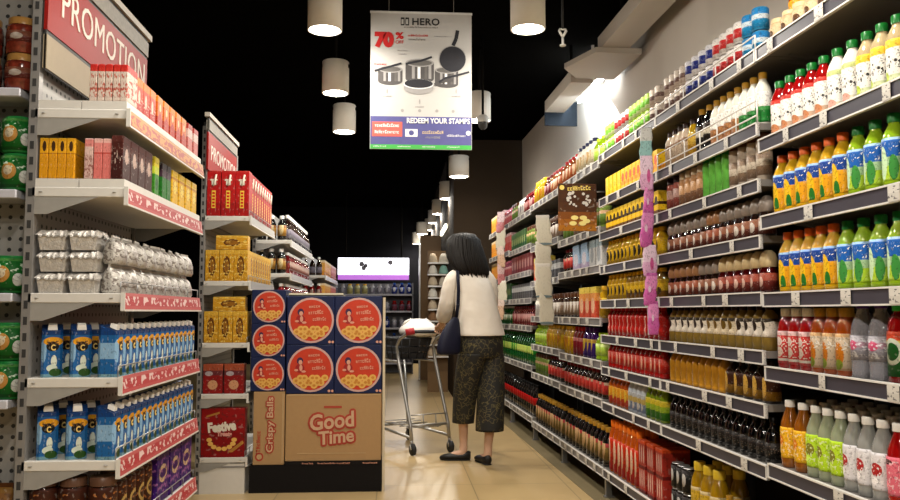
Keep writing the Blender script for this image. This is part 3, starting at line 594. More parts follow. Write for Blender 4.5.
# fourth to last bays
FARB = {3: [[('v_lime', .2, 'lime cordial bottle'), ('v_navycap', .62, 'navy-capped milk drink bottle'), ('v_redor', 1, 'red-capped orange cordial bottle')],
            [('v_olive', .35, 'olive pickle jar'), ('v_brown', .7, 'brown coffee jar'), ('v_olive', 1, 'olive pickle jar past the coffee')],
            [('z_white', .30, 'white cereal box'), ('z_lblue', .72, 'light blue cereal box'), ('v_redlab', 1, 'red-labelled sauce bottle')],
            [('v_yellow', .15, 'yellow drink bottle'), ('z_redyel', .55, 'red and yellow snack box'), ('v_brown', 1, 'brown coffee jar')],
            [('v_lime', .22, 'lime drink bottle'), ('v_purple', .50, 'purple grape drink bottle'), ('v_redpur', .75, 'dark red berry drink bottle'), ('v_yellow', 1, 'yellow pineapple drink bottle')],
            [('v_redlab', 1, 'red-labelled sauce bottle')], [('v_goldcap', 1, 'gold-capped dark sauce bottle')]],
        4: [[('v_redor', .35, 'red-capped orange cordial bottle'), ('v_dred', .6, 'dark red sauce bottle'), ('v_yellow', 1, 'yellow drink bottle')],
            [('v_brown', .5, 'brown coffee jar'), ('v_olive', 1, 'olive pickle jar')], [('z_grey', .5, 'grey tea box'), ('z_redyel', 1, 'red and yellow snack box')],
            [('v_brown', .5, 'brown coffee jar'), ('v_white', 1, 'white milk bottle')], [('v_yellow', .55, 'yellow pineapple drink bottle'), ('v_lime', 1, 'lime drink bottle')],
            [('v_redlab', .5, 'red-labelled sauce bottle'), ('v_olive', 1, 'olive pickle jar')], [('v_goldcap', 1, 'gold-capped dark sauce bottle')]],
        5: [[('v_dred', .4, 'dark red sauce bottle'), ('v_white', .7, 'white milk bottle'), ('v_olive', 1, 'olive pickle jar')],
            [('v_olive', .3, 'olive pickle jar'), ('z_green', 1, 'dark green tea box')], [('z_dred', 1, 'dark red tea box')], [('z_grey', 1, 'grey tea box')],
            [('v_dred', 1, 'dark red sauce bottle')], [('v_biggreen', 1, 'large green lemonade bottle')], [('v_cola', 1, 'large red-labelled cola bottle')]],
        6: [[('v_pink', .3, 'pink cordial bottle'), ('z_red', .65, 'red snack box'), ('z_orange', 1, 'orange snack box')], [('z_red', .45, 'red snack box'), ('z_orange', 1, 'orange snack box')],
            [('v_pink', .4, 'pink cordial bottle'), ('z_orange', 1, 'orange snack box')], [('z_green', .6, 'dark green tea box'), ('z_dred', 1, 'dark red tea box')],
            [('v_green', 1, 'green sparkling water bottle')], [('v_biggreen', 1, 'large green lemonade bottle')], [('v_cola', 1, 'large red-labelled cola bottle')]]}
for i, shelves in FARB.items():
    for k, segs in enumerate(shelves):
        a_ = .0
        for key, e, desc in segs:
            room = TOPS[i][k - 1] - TOPS[i][k] - .062 if k else 9
            row(i, k, (a_ + .004, e - .004), key, desc, sc=min(1.0, room / KINDS[key]['h']))
            a_ = e
# ------------------------------------------------------------------ left-hand promotion units
LW = M('shelf_white', (.60, .58, .54), .4, .1, .05); LGR = M('upright_grey', (.26, .25, .24), .4, .4); PEGD = M('peg_dark', (.03, .03, .03), .6)
def peg_mat():
    m, t, b = nt('pegboard')
    g = sepxyz(t, coord(t, 'Object'))
    fr = lambda s_: mth(t, 'SUBTRACT', mth(t, 'FRACT', mth(t, 'MULTIPLY', s_, 28.0)), .5)
    sx = mth(t, 'ADD', g[0], g[1]); dx = fr(sx); dz = fr(g[2])
    d = mth(t, 'ADD', mth(t, 'MULTIPLY', dx, dx), mth(t, 'MULTIPLY', dz, dz))
    t.links.new(mixc(t, mth(t, 'LESS_THAN', d, .035), (.28, .27, .25), (.02, .02, .02)), b.inputs['Base Color']); b.inputs['Roughness'].default_value = .5
    return m
PEG = peg_mat()
PINK = P('price_strip_pink', [(0, (.50, .14, .14)), (.2, (.46, .09, .10)), (.8, (.52, .18, .18))], None, [], (.25, .8, (.70, .56, .54), 1.0, .55), asp=(1, 42, 3), fleck=0)
ORS = P('price_strip_orange', [(0, (.36, .12, .04)), (.2, (.42, .07, .04)), (.8, (.5, .28, .10))], None, [], (.1, .9, (.56, .28, .06), 1.0, .5), asp=(1, 36, 4), fleck=0)
XS, XA = -1.14, -.855      # spine of the left units, and their aisle edge
def left_unit(Y0, Y1, tops, label, strip=PINK, tray=(), kick=0.0, spine=2.35, XS=XS, XA=XA):
    t = thing('shelving_bay', label, 'shelf', (XS, Y0, 0), 0, 'shelving bays on the promotion side')
    L = Y1 - Y0; Wd = XA - XS
    m = MB(); m.box(-.012, 0, .03, L, .03, spine, PEG); part('back_panel', m, t)
    for y in (.0, L - .03):
        m = MB(); m.box(-.015, .012, y, y + .03, 0, spine - .02, LGR)
        for q in range(int(spine / .05)): m.box(-.008, .004, y - .0008, y + .001, .06 + q * .05, .085 + q * .05, PEGD)
        part('upright', m, t)
    if kick:
        m = MB(); m.box(.004, Wd - .004, .004, L, 0, kick, LW); m.box(.004, Wd - .002, .002, .01, kick * .86, kick * .92, LGR); part('kick_plate', m, t)
    for k, z in enumerate(tops):
        m = MB(); m.bbox(.002, Wd, 0, L, z - .030, z, .002, LW)
        for x in (.03, Wd - .03): m.lathe([(.006, z - .0155), (.006, z - .0145)], LGR, 8, (x, .0))
        sh = part('shelf', m, t)
        for y in (.001, L - .004):
            m = MB(); a, b_ = y, y + .003
            m.hexa([(.012, a, z - .085), (.05, a, z - .085), (.05, b_, z - .085), (.012, b_, z - .085), (.012, a, z - .0305), (Wd * .72, a, z - .0305), (Wd * .72, b_, z - .0305), (.012, b_, z - .0305)], M('bracket_grey', (.26, .25, .23), .5)); part('bracket', m, sh)
        m = MB(); m.hexa([(Wd + .006, .002, z - .050), (Wd + .012, .002, z - .050), (Wd + .012, L, z - .050), (Wd + .006, L, z - .050), (Wd + .0005, .002, z + .002), (Wd + .005, .002, z + .002), (Wd + .005, L, z + .002), (Wd + .0005, L, z + .002)], ORS if k == 0 and strip is PINK else strip); part('price_strip', m, sh)
        m = MB(); m.box(Wd + .0005, Wd + .0135, .0, L, z - .056, z - .0502, LW); m.box(Wd + .0005, Wd + .013, -.004, .0018, z - .055, z + .003, LW); part('strip_edge', m, sh)
        if k in tray:
            m = MB(); m.box(.004, Wd * .5, .004, L - .01, z + .0005, z + .028, LW); m.box(Wd * .51, Wd - .002, .004, L - .01, z + .0005, z + .028, LW); part('riser_tray', m, sh)
        else:
            m = MB(); m.tube([(Wd - .004, .006, z + .035), (Wd - .004, L - .006, z + .035)], .0022, STL, 6)
            for q in range(7): yy = .006 + (L - .012) * q / 6; m.tube([(Wd - .004, yy, z), (Wd - .004, yy, z + .035)], .002, STL, 6)
            part('wire_rail', m, sh)
    return t
TA = [1.74, 1.49, 1.158, .897, .645, .395]
left_unit(2.60, 3.60, TA, 'white promotion shelving bay with pink price strips under the PROMOTION sign', tray=(0, 1))
TB = [1.694, 1.29, .91, .60, .217]
left_unit(5.10, 6.10, TB, 'white shelving bay of red and gold boxes beside the cookie cartons', SG, kick=.18, spine=2.28, XS=XS - .055, XA=XA - .055)
TC = [1.68, 1.41, 1.15, .85, .5, .2]
left_unit(6.62, 8.3, TC, 'shelving bay of dark bottles directly beyond the red and gold boxes', SG, spine=2.0)
TDD = [1.54, 1.26, 1.0, .7, .35]
left_unit(9.85, 11.9, TDD, 'distant shelving bay of red bottles and orange boxes on the promotion side', SG, spine=1.85)
def sign(Y0, Y1, z0, z1, word, label, big):
    t = thing('promotion_sign', label, 'sign', (XS + (.026 if big else -.029), Y0, 0), PI / 2)   # local x runs along the aisle, -y faces it
    L = Y1 - Y0; RED = M('sign_red', (.23, .010, .008), .5, 0, .05, 3, spec=.06); SIL = M('sign_silver', (.22, .205, .18), .6, .0, .25, 60, spec=.1); TANP = M('sign_tan', (.28, .23, .16), .6, 0, .06, spec=.1)
    m = MB(); m.box(0, L, -.006, .006, z0, z1, RED); part('panel', m, t)
    m = MB(); m.box(0, L, -.010, .010, z1 + .012, z1 + .075, SIL); m.box(-.02, L + .03, -.016, .016, z1 + .092, z1 + .118, M('sign_cream', (.42, .39, .34), .6, spec=.1)); m.box(0, L, -.004, .004, z1, z1 + .1, PEGD); part('header_rail', m, t)
    if big:
        m = MB(); m.box(0, L * .98, -.006, .006, z0 - .125, z0 - .015, TANP); m.box(0, L, -.003, .003, z0 - .13, z0, PEGD); part('lower_panel', m, t)
    m = MB(); text(m, word, .1, L * .53, -.0072, z0 + (z1 - z0) * (.60 if big else .5), M('sign_white', (.62, .56, .50), .6, spec=.1), .0, 1.05, w=L * (.86 if big else .9), h=(z1 - z0) * (.50 if big else .4)); part('lettering', m, t)
    m = MB()
    for x in (.02, L - .04): m.box(x, x + .02, .0062, .012, z0 - .1, z1 + .1, LGR)
    part('bracket', m, t)
sign(2.60, 3.62, 1.995, 2.215, 'PROMOTION', 'red PROMOTION sign nearest the camera, on top of the foil pack shelves', True)
sign(5.06, 5.95, 1.98, 2.215, 'PROMOTION', 'smaller red PROMOTION sign above the row of red boxes', False)

ROTA = PI / 2
def bumpy(m):
    t = m.node_tree; b = t.nodes['Principled BSDF']; bu = t.nodes.new('ShaderNodeBump'); bu.inputs['Strength'].default_value = .55; bu.inputs['Distance'].default_value = .012
    t.links.new(noise(t, coord(t, 'Object'), 55, 3, .6), bu.inputs['Height']); t.links.new(bu.outputs[0], b.inputs['Normal'])
def lrow(y0, y1, z, key, desc, where, off=.012, gap=.003, n=None, who='from camera end', zoff=0, XA=XA, jit=.02):
    kd = KINDS[key]; w = kd['w'] + gap; cnt = n or max(1, int((y1 - y0) / w))
    w = max(w, (y1 - y0) / cnt) if n is None else w
    for j in range(cnt):
        place(key, '%s, %s %s on %s' % (desc, ORD[j + 1], who, where), '%s on %s' % (desc, where), (XA - off - kd['d'] / 2, y0 + (j + .5) * w, z + zoff + .0006), ROTA + random.uniform(-jit, jit))
def frow(xs, y, z, key, desc, where, rot=0.0):
    kd = KINDS[key]
    for j, x in enumerate(xs):
        place(key, '%s, %s from outer end on %s' % (desc, ORD[j + 1], where), '%s on %s' % (desc, where), (x, y + kd['d'] / 2 + .004 + (.014 if rot else 0), z + .0006), rot + random.uniform(-.02, .02))
# unit A goods
pack('a_tube', 'biscuit_tube_box', .0225, .10, .120, P('pk_tube', [(0, (.62, .52, .46)), (.05, (.66, .58, .52)), (.80, (.60, .06, .04)), (.9, (.55, .05, .04))], None, [], (.1, .75, (.50, .16, .12), 5, .55)))
pack('a_red', 'biscuit_box', .068, .09, .118, P('pk_ared', [(0, (.50, .04, .02)), (.35, (.58, .10, .04)), (.75, (.70, .26, .03))], None, [(.4, .45, .16, .2, (.72, .60, .5))], (.1, .5, (.70, .55, .45), 6, .62)))
pack('a_orange', 'biscuit_box', .068, .09, .118, P('pk_aor', [(0, (.50, .06, .02)), (.35, (.66, .20, .03)), (.8, (.74, .30, .03))], None, [(.5, .3, .3, .18, (.50, .05, .02)), (.5, .65, .16, .12, (.78, .58, .3))]))
pack('a_pink', 'biscuit_box', .068, .09, .118, P('pk_apk', [(0, (.60, .22, .20)), (.5, (.70, .52, .48)), (.8, (.50, .08, .06))]))
pack('a_yel', 'custard_box', .0265, .11, .128, P('pk_ay', [(0, (.66, .36, .02)), (.55, (.72, .40, .02)), (.60, (.50, .24, .02)), (.63, (.74, .44, .03))], None, [(.55, .80, .22, .13, (.10, .05, .02))]), top=(M('flap_amber', (.72, .42, .02), .4), .97))
pack('a_pnk', 'custard_box', .0265, .11, .128, P('pk_ap', [(0, (.66, .24, .22)), (.62, (.55, .12, .10)), (.66, (.70, .30, .28)), (.9, (.75, .50, .46))]), top=(M('flap_pink', (.72, .46, .42), .4), .97))
pack('a_pnkw', 'custard_box', .0265, .11, .128, P('pk_apw', [(0, (.62, .46, .42)), (.6, (.68, .52, .48)), (.8, (.66, .30, .28))], None, [], (.05, .6, (.35, .16, .14), 7, .55)), top=(MATS['flap_pink'], .97))
pack('a_brn', 'cocoa_box', .074, .036, .140, P('pk_abr', [(0, (.09, .02, .015)), (.6, (.12, .03, .02)), (.85, (.16, .05, .04))], None, [(.5, .55, .22, .18, (.55, .42, .36))], (.35, .7, (.5, .4, .36), 7, .60)))
pack('a_grn', 'drink_mix_box', .056, .09, .140, P('pk_agr', [(0, (.08, .30, .03)), (.55, (.55, .60, .08)), (.75, (.72, .62, .06))], None, [(.5, .3, .3, .16, (.02, .16, .03))]))
pack('a_dgrn', 'drink_mix_box', .056, .09, .135, P('pk_adg', [(0, (.03, .22, .03)), (.6, (.10, .05, .08)), (.8, (.06, .04, .05))]))
pack('a_gold', 'drink_mix_box', .078, .09, .132, P('pk_agd', [(0, (.72, .48, .03)), (.72, (.55, .30, .03)), (.80, (.76, .56, .06))], None, [(.5, .5, .26, .2, (.80, .66, .2))], (.3, .7, (.55, .30, .04), 6, .6)))
FOIL = M('foil_silver', (.56, .53, .49), .38, .35, .2, 40); bumpy(FOIL); FOILP = P('foil_print', [(0, (.56, .54, .51)), (1, (.6, .6, .6))], None, [(.5, .45, .25, .25, (.44, .41, .38))], (.1, .9, (.30, .27, .25), 6, .56), rough=.36, metal=.3, fleck=.6); bumpy(FOILP)
def foil_tray():
    mb = MB()
    for z, q in ((0, 0),):
        mb.hexa([(-.036, .0, 0), (.036, .0, 0), (.036, .10, 0), (-.036, .10, 0), (-.043, -.006, .052), (.043, -.006, .052), (.043, .106, .052), (-.043, .106, .052)], FOIL)
    ml = MB(); rs = random.Random(4); n = 12; vs = []; fs = []
    for j in range(n + 1):
        for i in range(n + 1):
            x = -.047 + .094 * i / n; y = -.010 + .120 * j / n
            edge = i in (0, n) or j in (0, n)
            vs.append((x + rs.uniform(-.0012, .0012), y + rs.uniform(-.0012, .0012), (.050 if edge else .058 + rs.uniform(0, .007)) - (rs.uniform(0, .008) if edge else 0)))
    for j in range(n):
        for i in range(n): a = j * (n + 1) + i; fs.append((a, a + 1, a + n + 2, a + n + 1))
    o = len(vs); vs += [(v[0] * .98, v[1], v[2] - .004) for v in vs]; fs += [tuple(q + o for q in reversed(f_)) for f_ in fs[:]]
    ml.add(vs, fs, FOIL)
    KINDS['foil_tray'] = dict(name='foil_food_tray', cat='tray', w=.094, d=.12, h=.066, mesh=None, parts=[('tray', mb.mesh('tray')), ('crimped_lid', ml.mesh('crimped_lid'))])
foil_tray(); pouch('foil_pouch', 'foil_pouch', .088, .07, .092, FOILP, FOIL)
def carton():
    CB = P('pk_carton', [(0, (.20, .34, .40)), (.06, (.03, .17, .38)), (.80, (.012, .085, .25))], None, [(.10, .50, .14, .22, (.30, .46, .62)), (.54, .68, .46, .085, (.72, .40, .03)), (.52, .585, .30, .09, (.02, .016, .012)), (.60, .30, .14, .12, (.70, .74, .66)), (.52, .17, .26, .07, (.62, .68, .60)), (.68, .09, .30, .075, (.05, .13, .03))])
    h, w, d = .165, .030, .030; b = .008
    mb = MB()
    r0 = [(-w + b, -d), (w - b, -d), (w, -d + b), (w, d - b), (w - b, d), (-w + b, d), (-w, d - b), (-w, -d + b)]
    vs = [(x, y, 0) for x, y in r0] + [(x, y, h * (.86 if y < 0 else .985)) for x, y in r0]
    mb.add(vs, [tuple(range(7, -1, -1)), tuple(range(8, 16))] + [(i, (i + 1) % 8, (i + 1) % 8 + 8, i + 8) for i in range(8)], CB)
    mt = MB(); z0 = h * .90
    mt.hexa([(-.014, -.021, z0 - .003), (.014, -.021, z0 - .003), (.014, .000, z0 + .006), (-.014, .000, z0 + .006), (-.012, -.022, z0 + .013), (.012, -.022, z0 + .013), (.012, -.002, z0 + .019), (-.012, -.002, z0 + .019)], capm('white'))
    ml = MB(); text(ml, 'C', .03, .003, -.0308, h * .555, M('print_gold_c', (.70, .50, .16), .4), .001, 1, w=.013, h=.019, ang=.1); scribble(ml, .001, -.0308, h * .655, .036, .014, M('print_brown', (.10, .05, .02), .5), 3, .08, 4)
    KINDS['carton'] = dict(name='coconut_water_carton', cat='carton', w=.060, d=.060, h=.18, mesh=None, parts=[('body', mb.mesh('body')), ('cap', mt.mesh('cap')), ('lettering', ml.mesh('lettering'))])
carton()
bottle('choc_can', 'cocoa_canister', .042, .195, liq('dbrown', 1.4), M('lid_brown', (.10, .05, .03), .25), P('lab_choc', [(0, (.08, .03, .02)), (.3, (.10, .035, .02))], None, [(.5, .52, .30, .20, (.62, .48, .22)), (.5, .52, .22, .12, (.10, .03, .02))], (.15, .9, (.45, .22, .08), 6, .60)), 'tall', 20, cat='canister', lz=(.03, .84), capname='lid')
pack('purple_box', 'chocolate_box', .16, .10, .207, P('pk_pur', [(0, (.08, .02, .20)), (.9, (.10, .03, .24))], None, [(.5, .50, .32, .16, (.62, .48, .32)), (.5, .5, .26, .08, (.10, .02, .2))], (.1, .95, (.35, .16, .36), 6, .58)))
WA = lambda s_: 'the %s PROMOTION shelf' % s_
frow([-.964 + .0235 * j for j in range(5)], 2.606, TA[0] + .0285, 'a_tube', 'red-topped slim biscuit box', WA('top'))
lrow(2.73, 2.95, TA[0] + .0285, 'a_red', 'red biscuit box', WA('top')); lrow(2.96, 3.38, TA[0] + .0285, 'a_orange', 'orange biscuit box', WA('top')); lrow(3.39, 3.59, TA[0] + .0285, 'a_pink', 'pink and white biscuit box', WA('top'))
frow([-1.110 + .0275 * j for j in range(4)], 2.606, TA[1] + .0285, 'a_yel', 'amber custard box', WA('second'))
frow([-1.110 + .0275 * j for j in range(4)], 2.73, TA[1] + .0285, 'a_yel', 'second-row amber custard box', WA('second'))
frow([-.972], 2.606, TA[1] + .0285, 'a_pnkw', 'pale pink custard box', WA('second')); frow([-.944, -.9165], 2.606, TA[1] + .0285, 'a_pnk', 'pink custard box', WA('second'))
lrow(2.605, 2.92, TA[1] + .0285, 'a_brn', 'dark brown cocoa box', WA('second'), off=.010); lrow(2.925, 3.04, TA[1] + .0285, 'a_grn', 'green and yellow drink mix box', WA('second')); lrow(3.05, 3.17, TA[1] + .0285, 'a_dgrn', 'dark green drink mix box', WA('second')); lrow(3.18, 3.58, TA[1] + .0285, 'a_gold', 'golden drink mix box', WA('second'))
for j, x in enumerate((-1.076, -.980)):
    for q in range(3):
        place('foil_tray', '%s silver foil tray of the %s front stack under the custard boxes' % (('bottom', 'middle', 'top')[q], ('outer', 'inner')[j]), 'silver foil trays', (x + (.004 if q == 1 else 0), 2.617, TA[2] + .0006 + q * .0675), .03 * (q - 1))
for q, w_ in ((0, 'lower'), (1, 'upper')): lrow(2.635, 3.59, TA[2], 'foil_pouch', '%s crumpled foil pouch' % w_, WA('third'), zoff=q * .0935, off=.016, gap=.012, jit=.16)
for k in (3, 4):
    s_ = SHN[k]; lrow(2.605, 3.59, TA[k], 'carton', 'blue coconut water carton by the aisle', WA(s_), off=.009, gap=.004)
    frow([-1.080, -.992] if k == 3 else [-1.084, -.996], 2.606, TA[k], 'carton', 'camera-facing blue coconut water carton', WA(s_), .42)
    frow([-1.078, -.990] if k == 3 else [-1.080, -.992], 2.708, TA[k], 'carton', 'second-row blue coconut water carton', WA(s_), .42)
frow([-1.084, -.997], 2.604, TA[5], 'choc_can', 'brown cocoa canister', WA('bottom'))
lrow(2.605, 3.06, TA[5], 'choc_can', 'brown cocoa canister by the aisle', WA('bottom'), off=.012); lrow(3.08, 3.59, TA[5], 'purple_box', 'purple chocolate box', WA('bottom'))
# pegboard end display at the edge of the frame
t = thing('pegboard_display', 'white pegboard display of green tins and jars next to the PROMOTION shelves', 'display', (-1.40, 2.76, 0))
m = MB(); m.box(-.24, .225, -.006, .006, .0, 2.35, PEG); part('back_panel', m, t)
for x in (-.235, .21):
    m = MB(); m.box(x, x + .018, -.020, -.0065, 0, 2.34, LGR); part('upright', m, t)
for z in (1.805, 1.482, 1.158, .83, .40):
    m = MB(); m.bbox(-.236, .215, -.16, -.021, z - .028, z, .003, M('shelf_lilac', (.46, .46, .50), .4, .1)); part('shelf', m, t)
bottle('snack_jar', 'snack_jar', .048, .118, M('snack_fill', (.14, .022, .012), .15, 0, .95, 60, spec=.5), M('lid_amber', (.34, .18, .05), .3), P('lab_snack', [(0, (.16, .04, .03)), (.5, (.24, .10, .06))], None, [(.5, .5, .2, .3, (.45, .40, .36))]), 'jar', 16, cat='jar', lz=(.3, .6), capname='lid')
GP = P('pk_green', [(0, (.012, .12, .025)), (.1, (.015, .17, .035)), (.92, (.10, .26, .08))], None, [(.42, .52, .24, .26, (.50, .30, .10)), (.40, .55, .14, .15, (.62, .55, .42)), (.86, .35, .12, .20, (.60, .62, .60))], (.6, .85, (.55, .66, .55), 7, .60))
bottle('green_tin', 'green_snack_tin', .050, .117, M('tin_green', (.012, .14, .03), .3), M('lid_green', (.015, .18, .04), .3), GP, 'can', 18, cat='tin', lz=(.06, .92), capname='lid')
for q, w_ in ((0, 'lower'), (1, 'upper')):
    for x, e in ((-1.232, 'inner'), (-1.345, 'outer')):
        place('snack_jar', '%s jar of red snacks in the %s stack high on the pegboard display' % (w_, e), 'snack jars', (x + .022, 2.66, 1.8056 + q * .119), 0)
        place('green_tin', '%s green snack tin of the %s stack below the snack jars' % (w_, e), 'green tins under the jars', (x + .023, 2.66, 1.4826 + q * .119), 0)
        place('green_tin', '%s green snack tin of the %s stack on the second-lowest pegboard shelf' % (w_, e), 'green tins low on the pegboard', (x + .024, 2.66, .8306 + q * .119), 0)
for x, e in ((-1.216, 'inner'), (-1.33, 'outer')): place('green_tin', 'single %s green snack tin on the middle pegboard shelf' % e, 'green tins on the middle pegboard shelf', (x, 2.66, 1.1586), 0)
pouch('brown_bag', 'nut_bag', .13, .06, .17, P('pk_nutbag', [(0, (.05, .10, .20)), (.35, (.28, .15, .05)), (.9, (.30, .18, .06))], None, [(.5, .6, .35, .2, (.45, .28, .10))]), capm('brown')); place('brown_bag', 'brown and blue nut bag on the lowest pegboard shelf', None, (-1.245, 2.66, .4006), 0)
# unit B goods
def redx(mb):
    IV = M('print_ivory', (.66, .60, .50), .4); mb.box(-.014, .014, -.0462, -.0452, .195, .225, IV); mb.box(-.022, .022, -.0462, -.0452, .222, .232, IV)
    mb.tube([(-.004, -.046, .19), (.006, -.046, .22), (.014, -.046, .26)], .006, IV, 6); mb.box(-.012, .012, -.0462, -.0452, .05, .16, M('print_yellow', (.70, .45, .05), .4))
    for q in range(5): mb.box(-.008, .008, -.0466, -.0461, .058 + q * .02, .070 + q * .02, capm('red'))
pack('b_red', 'cracker_box', .085, .09, .285, P('pk_bred', [(0, (.40, .015, .015)), (.3, (.48, .02, .02)), (.96, (.5, .05, .04))]), extra=redx)
GOLDP = P('pk_gold', [(0, (.55, .32, .03)), (.12, (.62, .37, .035)), (.86, (.66, .44, .08))], None, [(.5, .48, .26, .32, (.20, .08, .01)), (.5, .48, .17, .22, (.36, .18, .02))], (.02, .98, (.74, .58, .20), 7, .60))
pack('b_gold', 'gold_biscuit_box', .085, .09, .193, GOLDP)
pack('b_goldh', 'gold_biscuit_box', .195, .09, .088, P('pk_goldh', [(0, (.55, .32, .03)), (.2, (.62, .37, .035)), (.85, (.66, .44, .08))], None, [(.5, .5, .26, .26, (.20, .08, .01)), (.5, .5, .20, .16, (.36, .18, .02))], (.02, .98, (.74, .58, .20), 6, .60)))
def festx(mb):
    IV = M('print_ivory', (.66, .60, .50), .4); text(mb, 'Festive', .08, -.005, -.0466, .185, IV, .004, .95, w=.17, h=.062, ang=.10)
    text(mb, 'Treats', .05, .01, -.0466, .140, M('print_pink', (.62, .30, .25), .4), .003, 1, w=.09, h=.028)
    ck = M('print_cookie', (.66, .38, .09), .5)
    for a in range(8): mb.disc(-.005 + .075 * math.cos(PI + PI * a / 7), .105 + .055 * math.sin(PI + PI * a / 7), .017, -.0466, ck, .013, 10)
    mb.hexa([(.03, -.0462, .03), (.06, -.0462, .03), (.06, -.0456, .03), (.03, -.0456, .03), (.12, -.0462, .10), (.13, -.0462, .085), (.13, -.0456, .085), (.12, -.0456, .10)], M('print_gold', (.35, .16, .03), .4))
    mb.hexa([(-.10, -.0462, .25), (-.10, -.0462, .24), (-.10, -.0456, .24), (-.10, -.0456, .25), (-.02, -.0462, .275), (-.02, -.0462, .262), (-.02, -.0456, .262), (-.02, -.0456, .275)], M('print_gold', (.35, .16, .03), .4))
pack('b_fest', 'festive_biscuit_box', .262, .09, .295, P('pk_fest', [(0, (.30, .012, .015)), (.5, (.34, .015, .018))]), extra=festx)
pack('b_redp', 'biscuit_tin', .118, .09, .18, P('pk_redp', [(0, (.32, .02, .02)), (.62, (.20, .05, .06)), (.78, (.40, .12, .06))], None, [(.5, .30, .25, .16, (.60, .36, .22)), (.3, .68, .2, .08, (.45, .40, .42))]))
WB = lambda s_: 'the %s shelf beside cookie cartons' % s_
frow([-1.136 + .0875 * j for j in range(3)], 5.106, TB[0], 'b_red', 'camera-facing tall red cracker box', WB('top')); lrow(5.21, 6.06, TB[0], 'b_red', 'aisle-facing red cracker box', WB('top'), gap=.004, XA=XA - .055)
for k in (1, 2):
    frow([-1.136 + .0875 * j for j in range(3)], 5.106, TB[k], 'b_gold', 'camera-facing gold biscuit box', WB(SHN[k]))
    place('b_goldh', 'gold biscuit box lying across the upright ones on %s' % WB(SHN[k]), None, (-1.02 if k == 1 else -1.03, 5.158, TB[k] + .1955), .02)
    lrow(5.21, 6.06, TB[k], 'b_gold', 'aisle-facing gold biscuit box', WB(SHN[k]), gap=.004, XA=XA - .055)
    if k == 1: lrow(5.21, 5.9, TB[k], 'b_gold', 'upper gold biscuit box facing the aisle', WB(SHN[k]), zoff=.1945 - .0, gap=.004) if False else None
frow([-1.118, -.990], 5.106, TB[3], 'b_redp', 'dark red biscuit tin box', WB('fourth')); frow([-1.050], 5.106, TB[4], 'b_fest', 'large red festive biscuit box', WB('bottom'))
# units beyond
far('n_dark', 'soy_sauce_bottle', liq('black', 1.5), capm('white'), F2('nd', (.45, .28, .08), (.30, .14, .04), (.6, .5, .3)), 'juice', R=.036, H=.20)
far('n_brown', 'sauce_bottle', liq('dbrown', 1.3), capm('gold'), F2('nb', (.20, .10, .04), (.40, .20, .06)), 'soy', R=.036, H=.20)
far('n_red', 'ketchup_bottle', liq('dred', 1.2), capm('white'), F2('nr', (.26, .03, .02), (.12, .02, .02), (.4, .3, .25)), 'juice', R=.036, H=.18)
far('n_white', 'sauce_bottle', liq('dbrown', 1.0), capm('white'), F2('nw', (.22, .20, .24), (.12, .06, .05)), 'soy', R=.036, H=.22)
WC = lambda s_, k_: 'the %s shelf, %s' % (s_, ('dark-bottle bay', 'far orange-box bay')[k_])
for k, (key, desc) in enumerate((('n_dark', 'white-capped dark sauce bottle'), ('n_dark', 'white-capped dark sauce bottle'), ('n_red', 'dark red ketchup bottle'), ('n_brown', 'brown sauce bottle'))):
    frow([-1.09, -1.01, -.93], 6.626, TC[k], key, 'camera-facing %s' % desc, WC(SHN[k], 0))
    lrow(6.74, 8.25, TC[k], 'n_white' if k == 0 else 'n_red' if k == 1 else key, 'white-capped tall sauce bottle' if k == 0 else 'aisle-facing dark red ketchup bottle' if k == 1 else desc, WC(SHN[k], 0), gap=.012)
for k, (key, desc) in enumerate((('n_white', 'white-capped tall sauce bottle'), ('n_red', 'dark red ketchup bottle'), ('n_brown', 'brown sauce bottle'))):
    frow([-1.09, -1.01, -.93], 9.856, TDD[k], key, 'camera-facing %s' % desc, WC(SHN[k], 1))
    lrow(9.98, 10.9, TDD[k], 'z_orange', 'orange snack box', WC(SHN[k], 1), gap=.01); lrow(10.95, 11.85, TDD[k], 'z_red', 'red snack box', WC(SHN[k], 1), gap=.01)

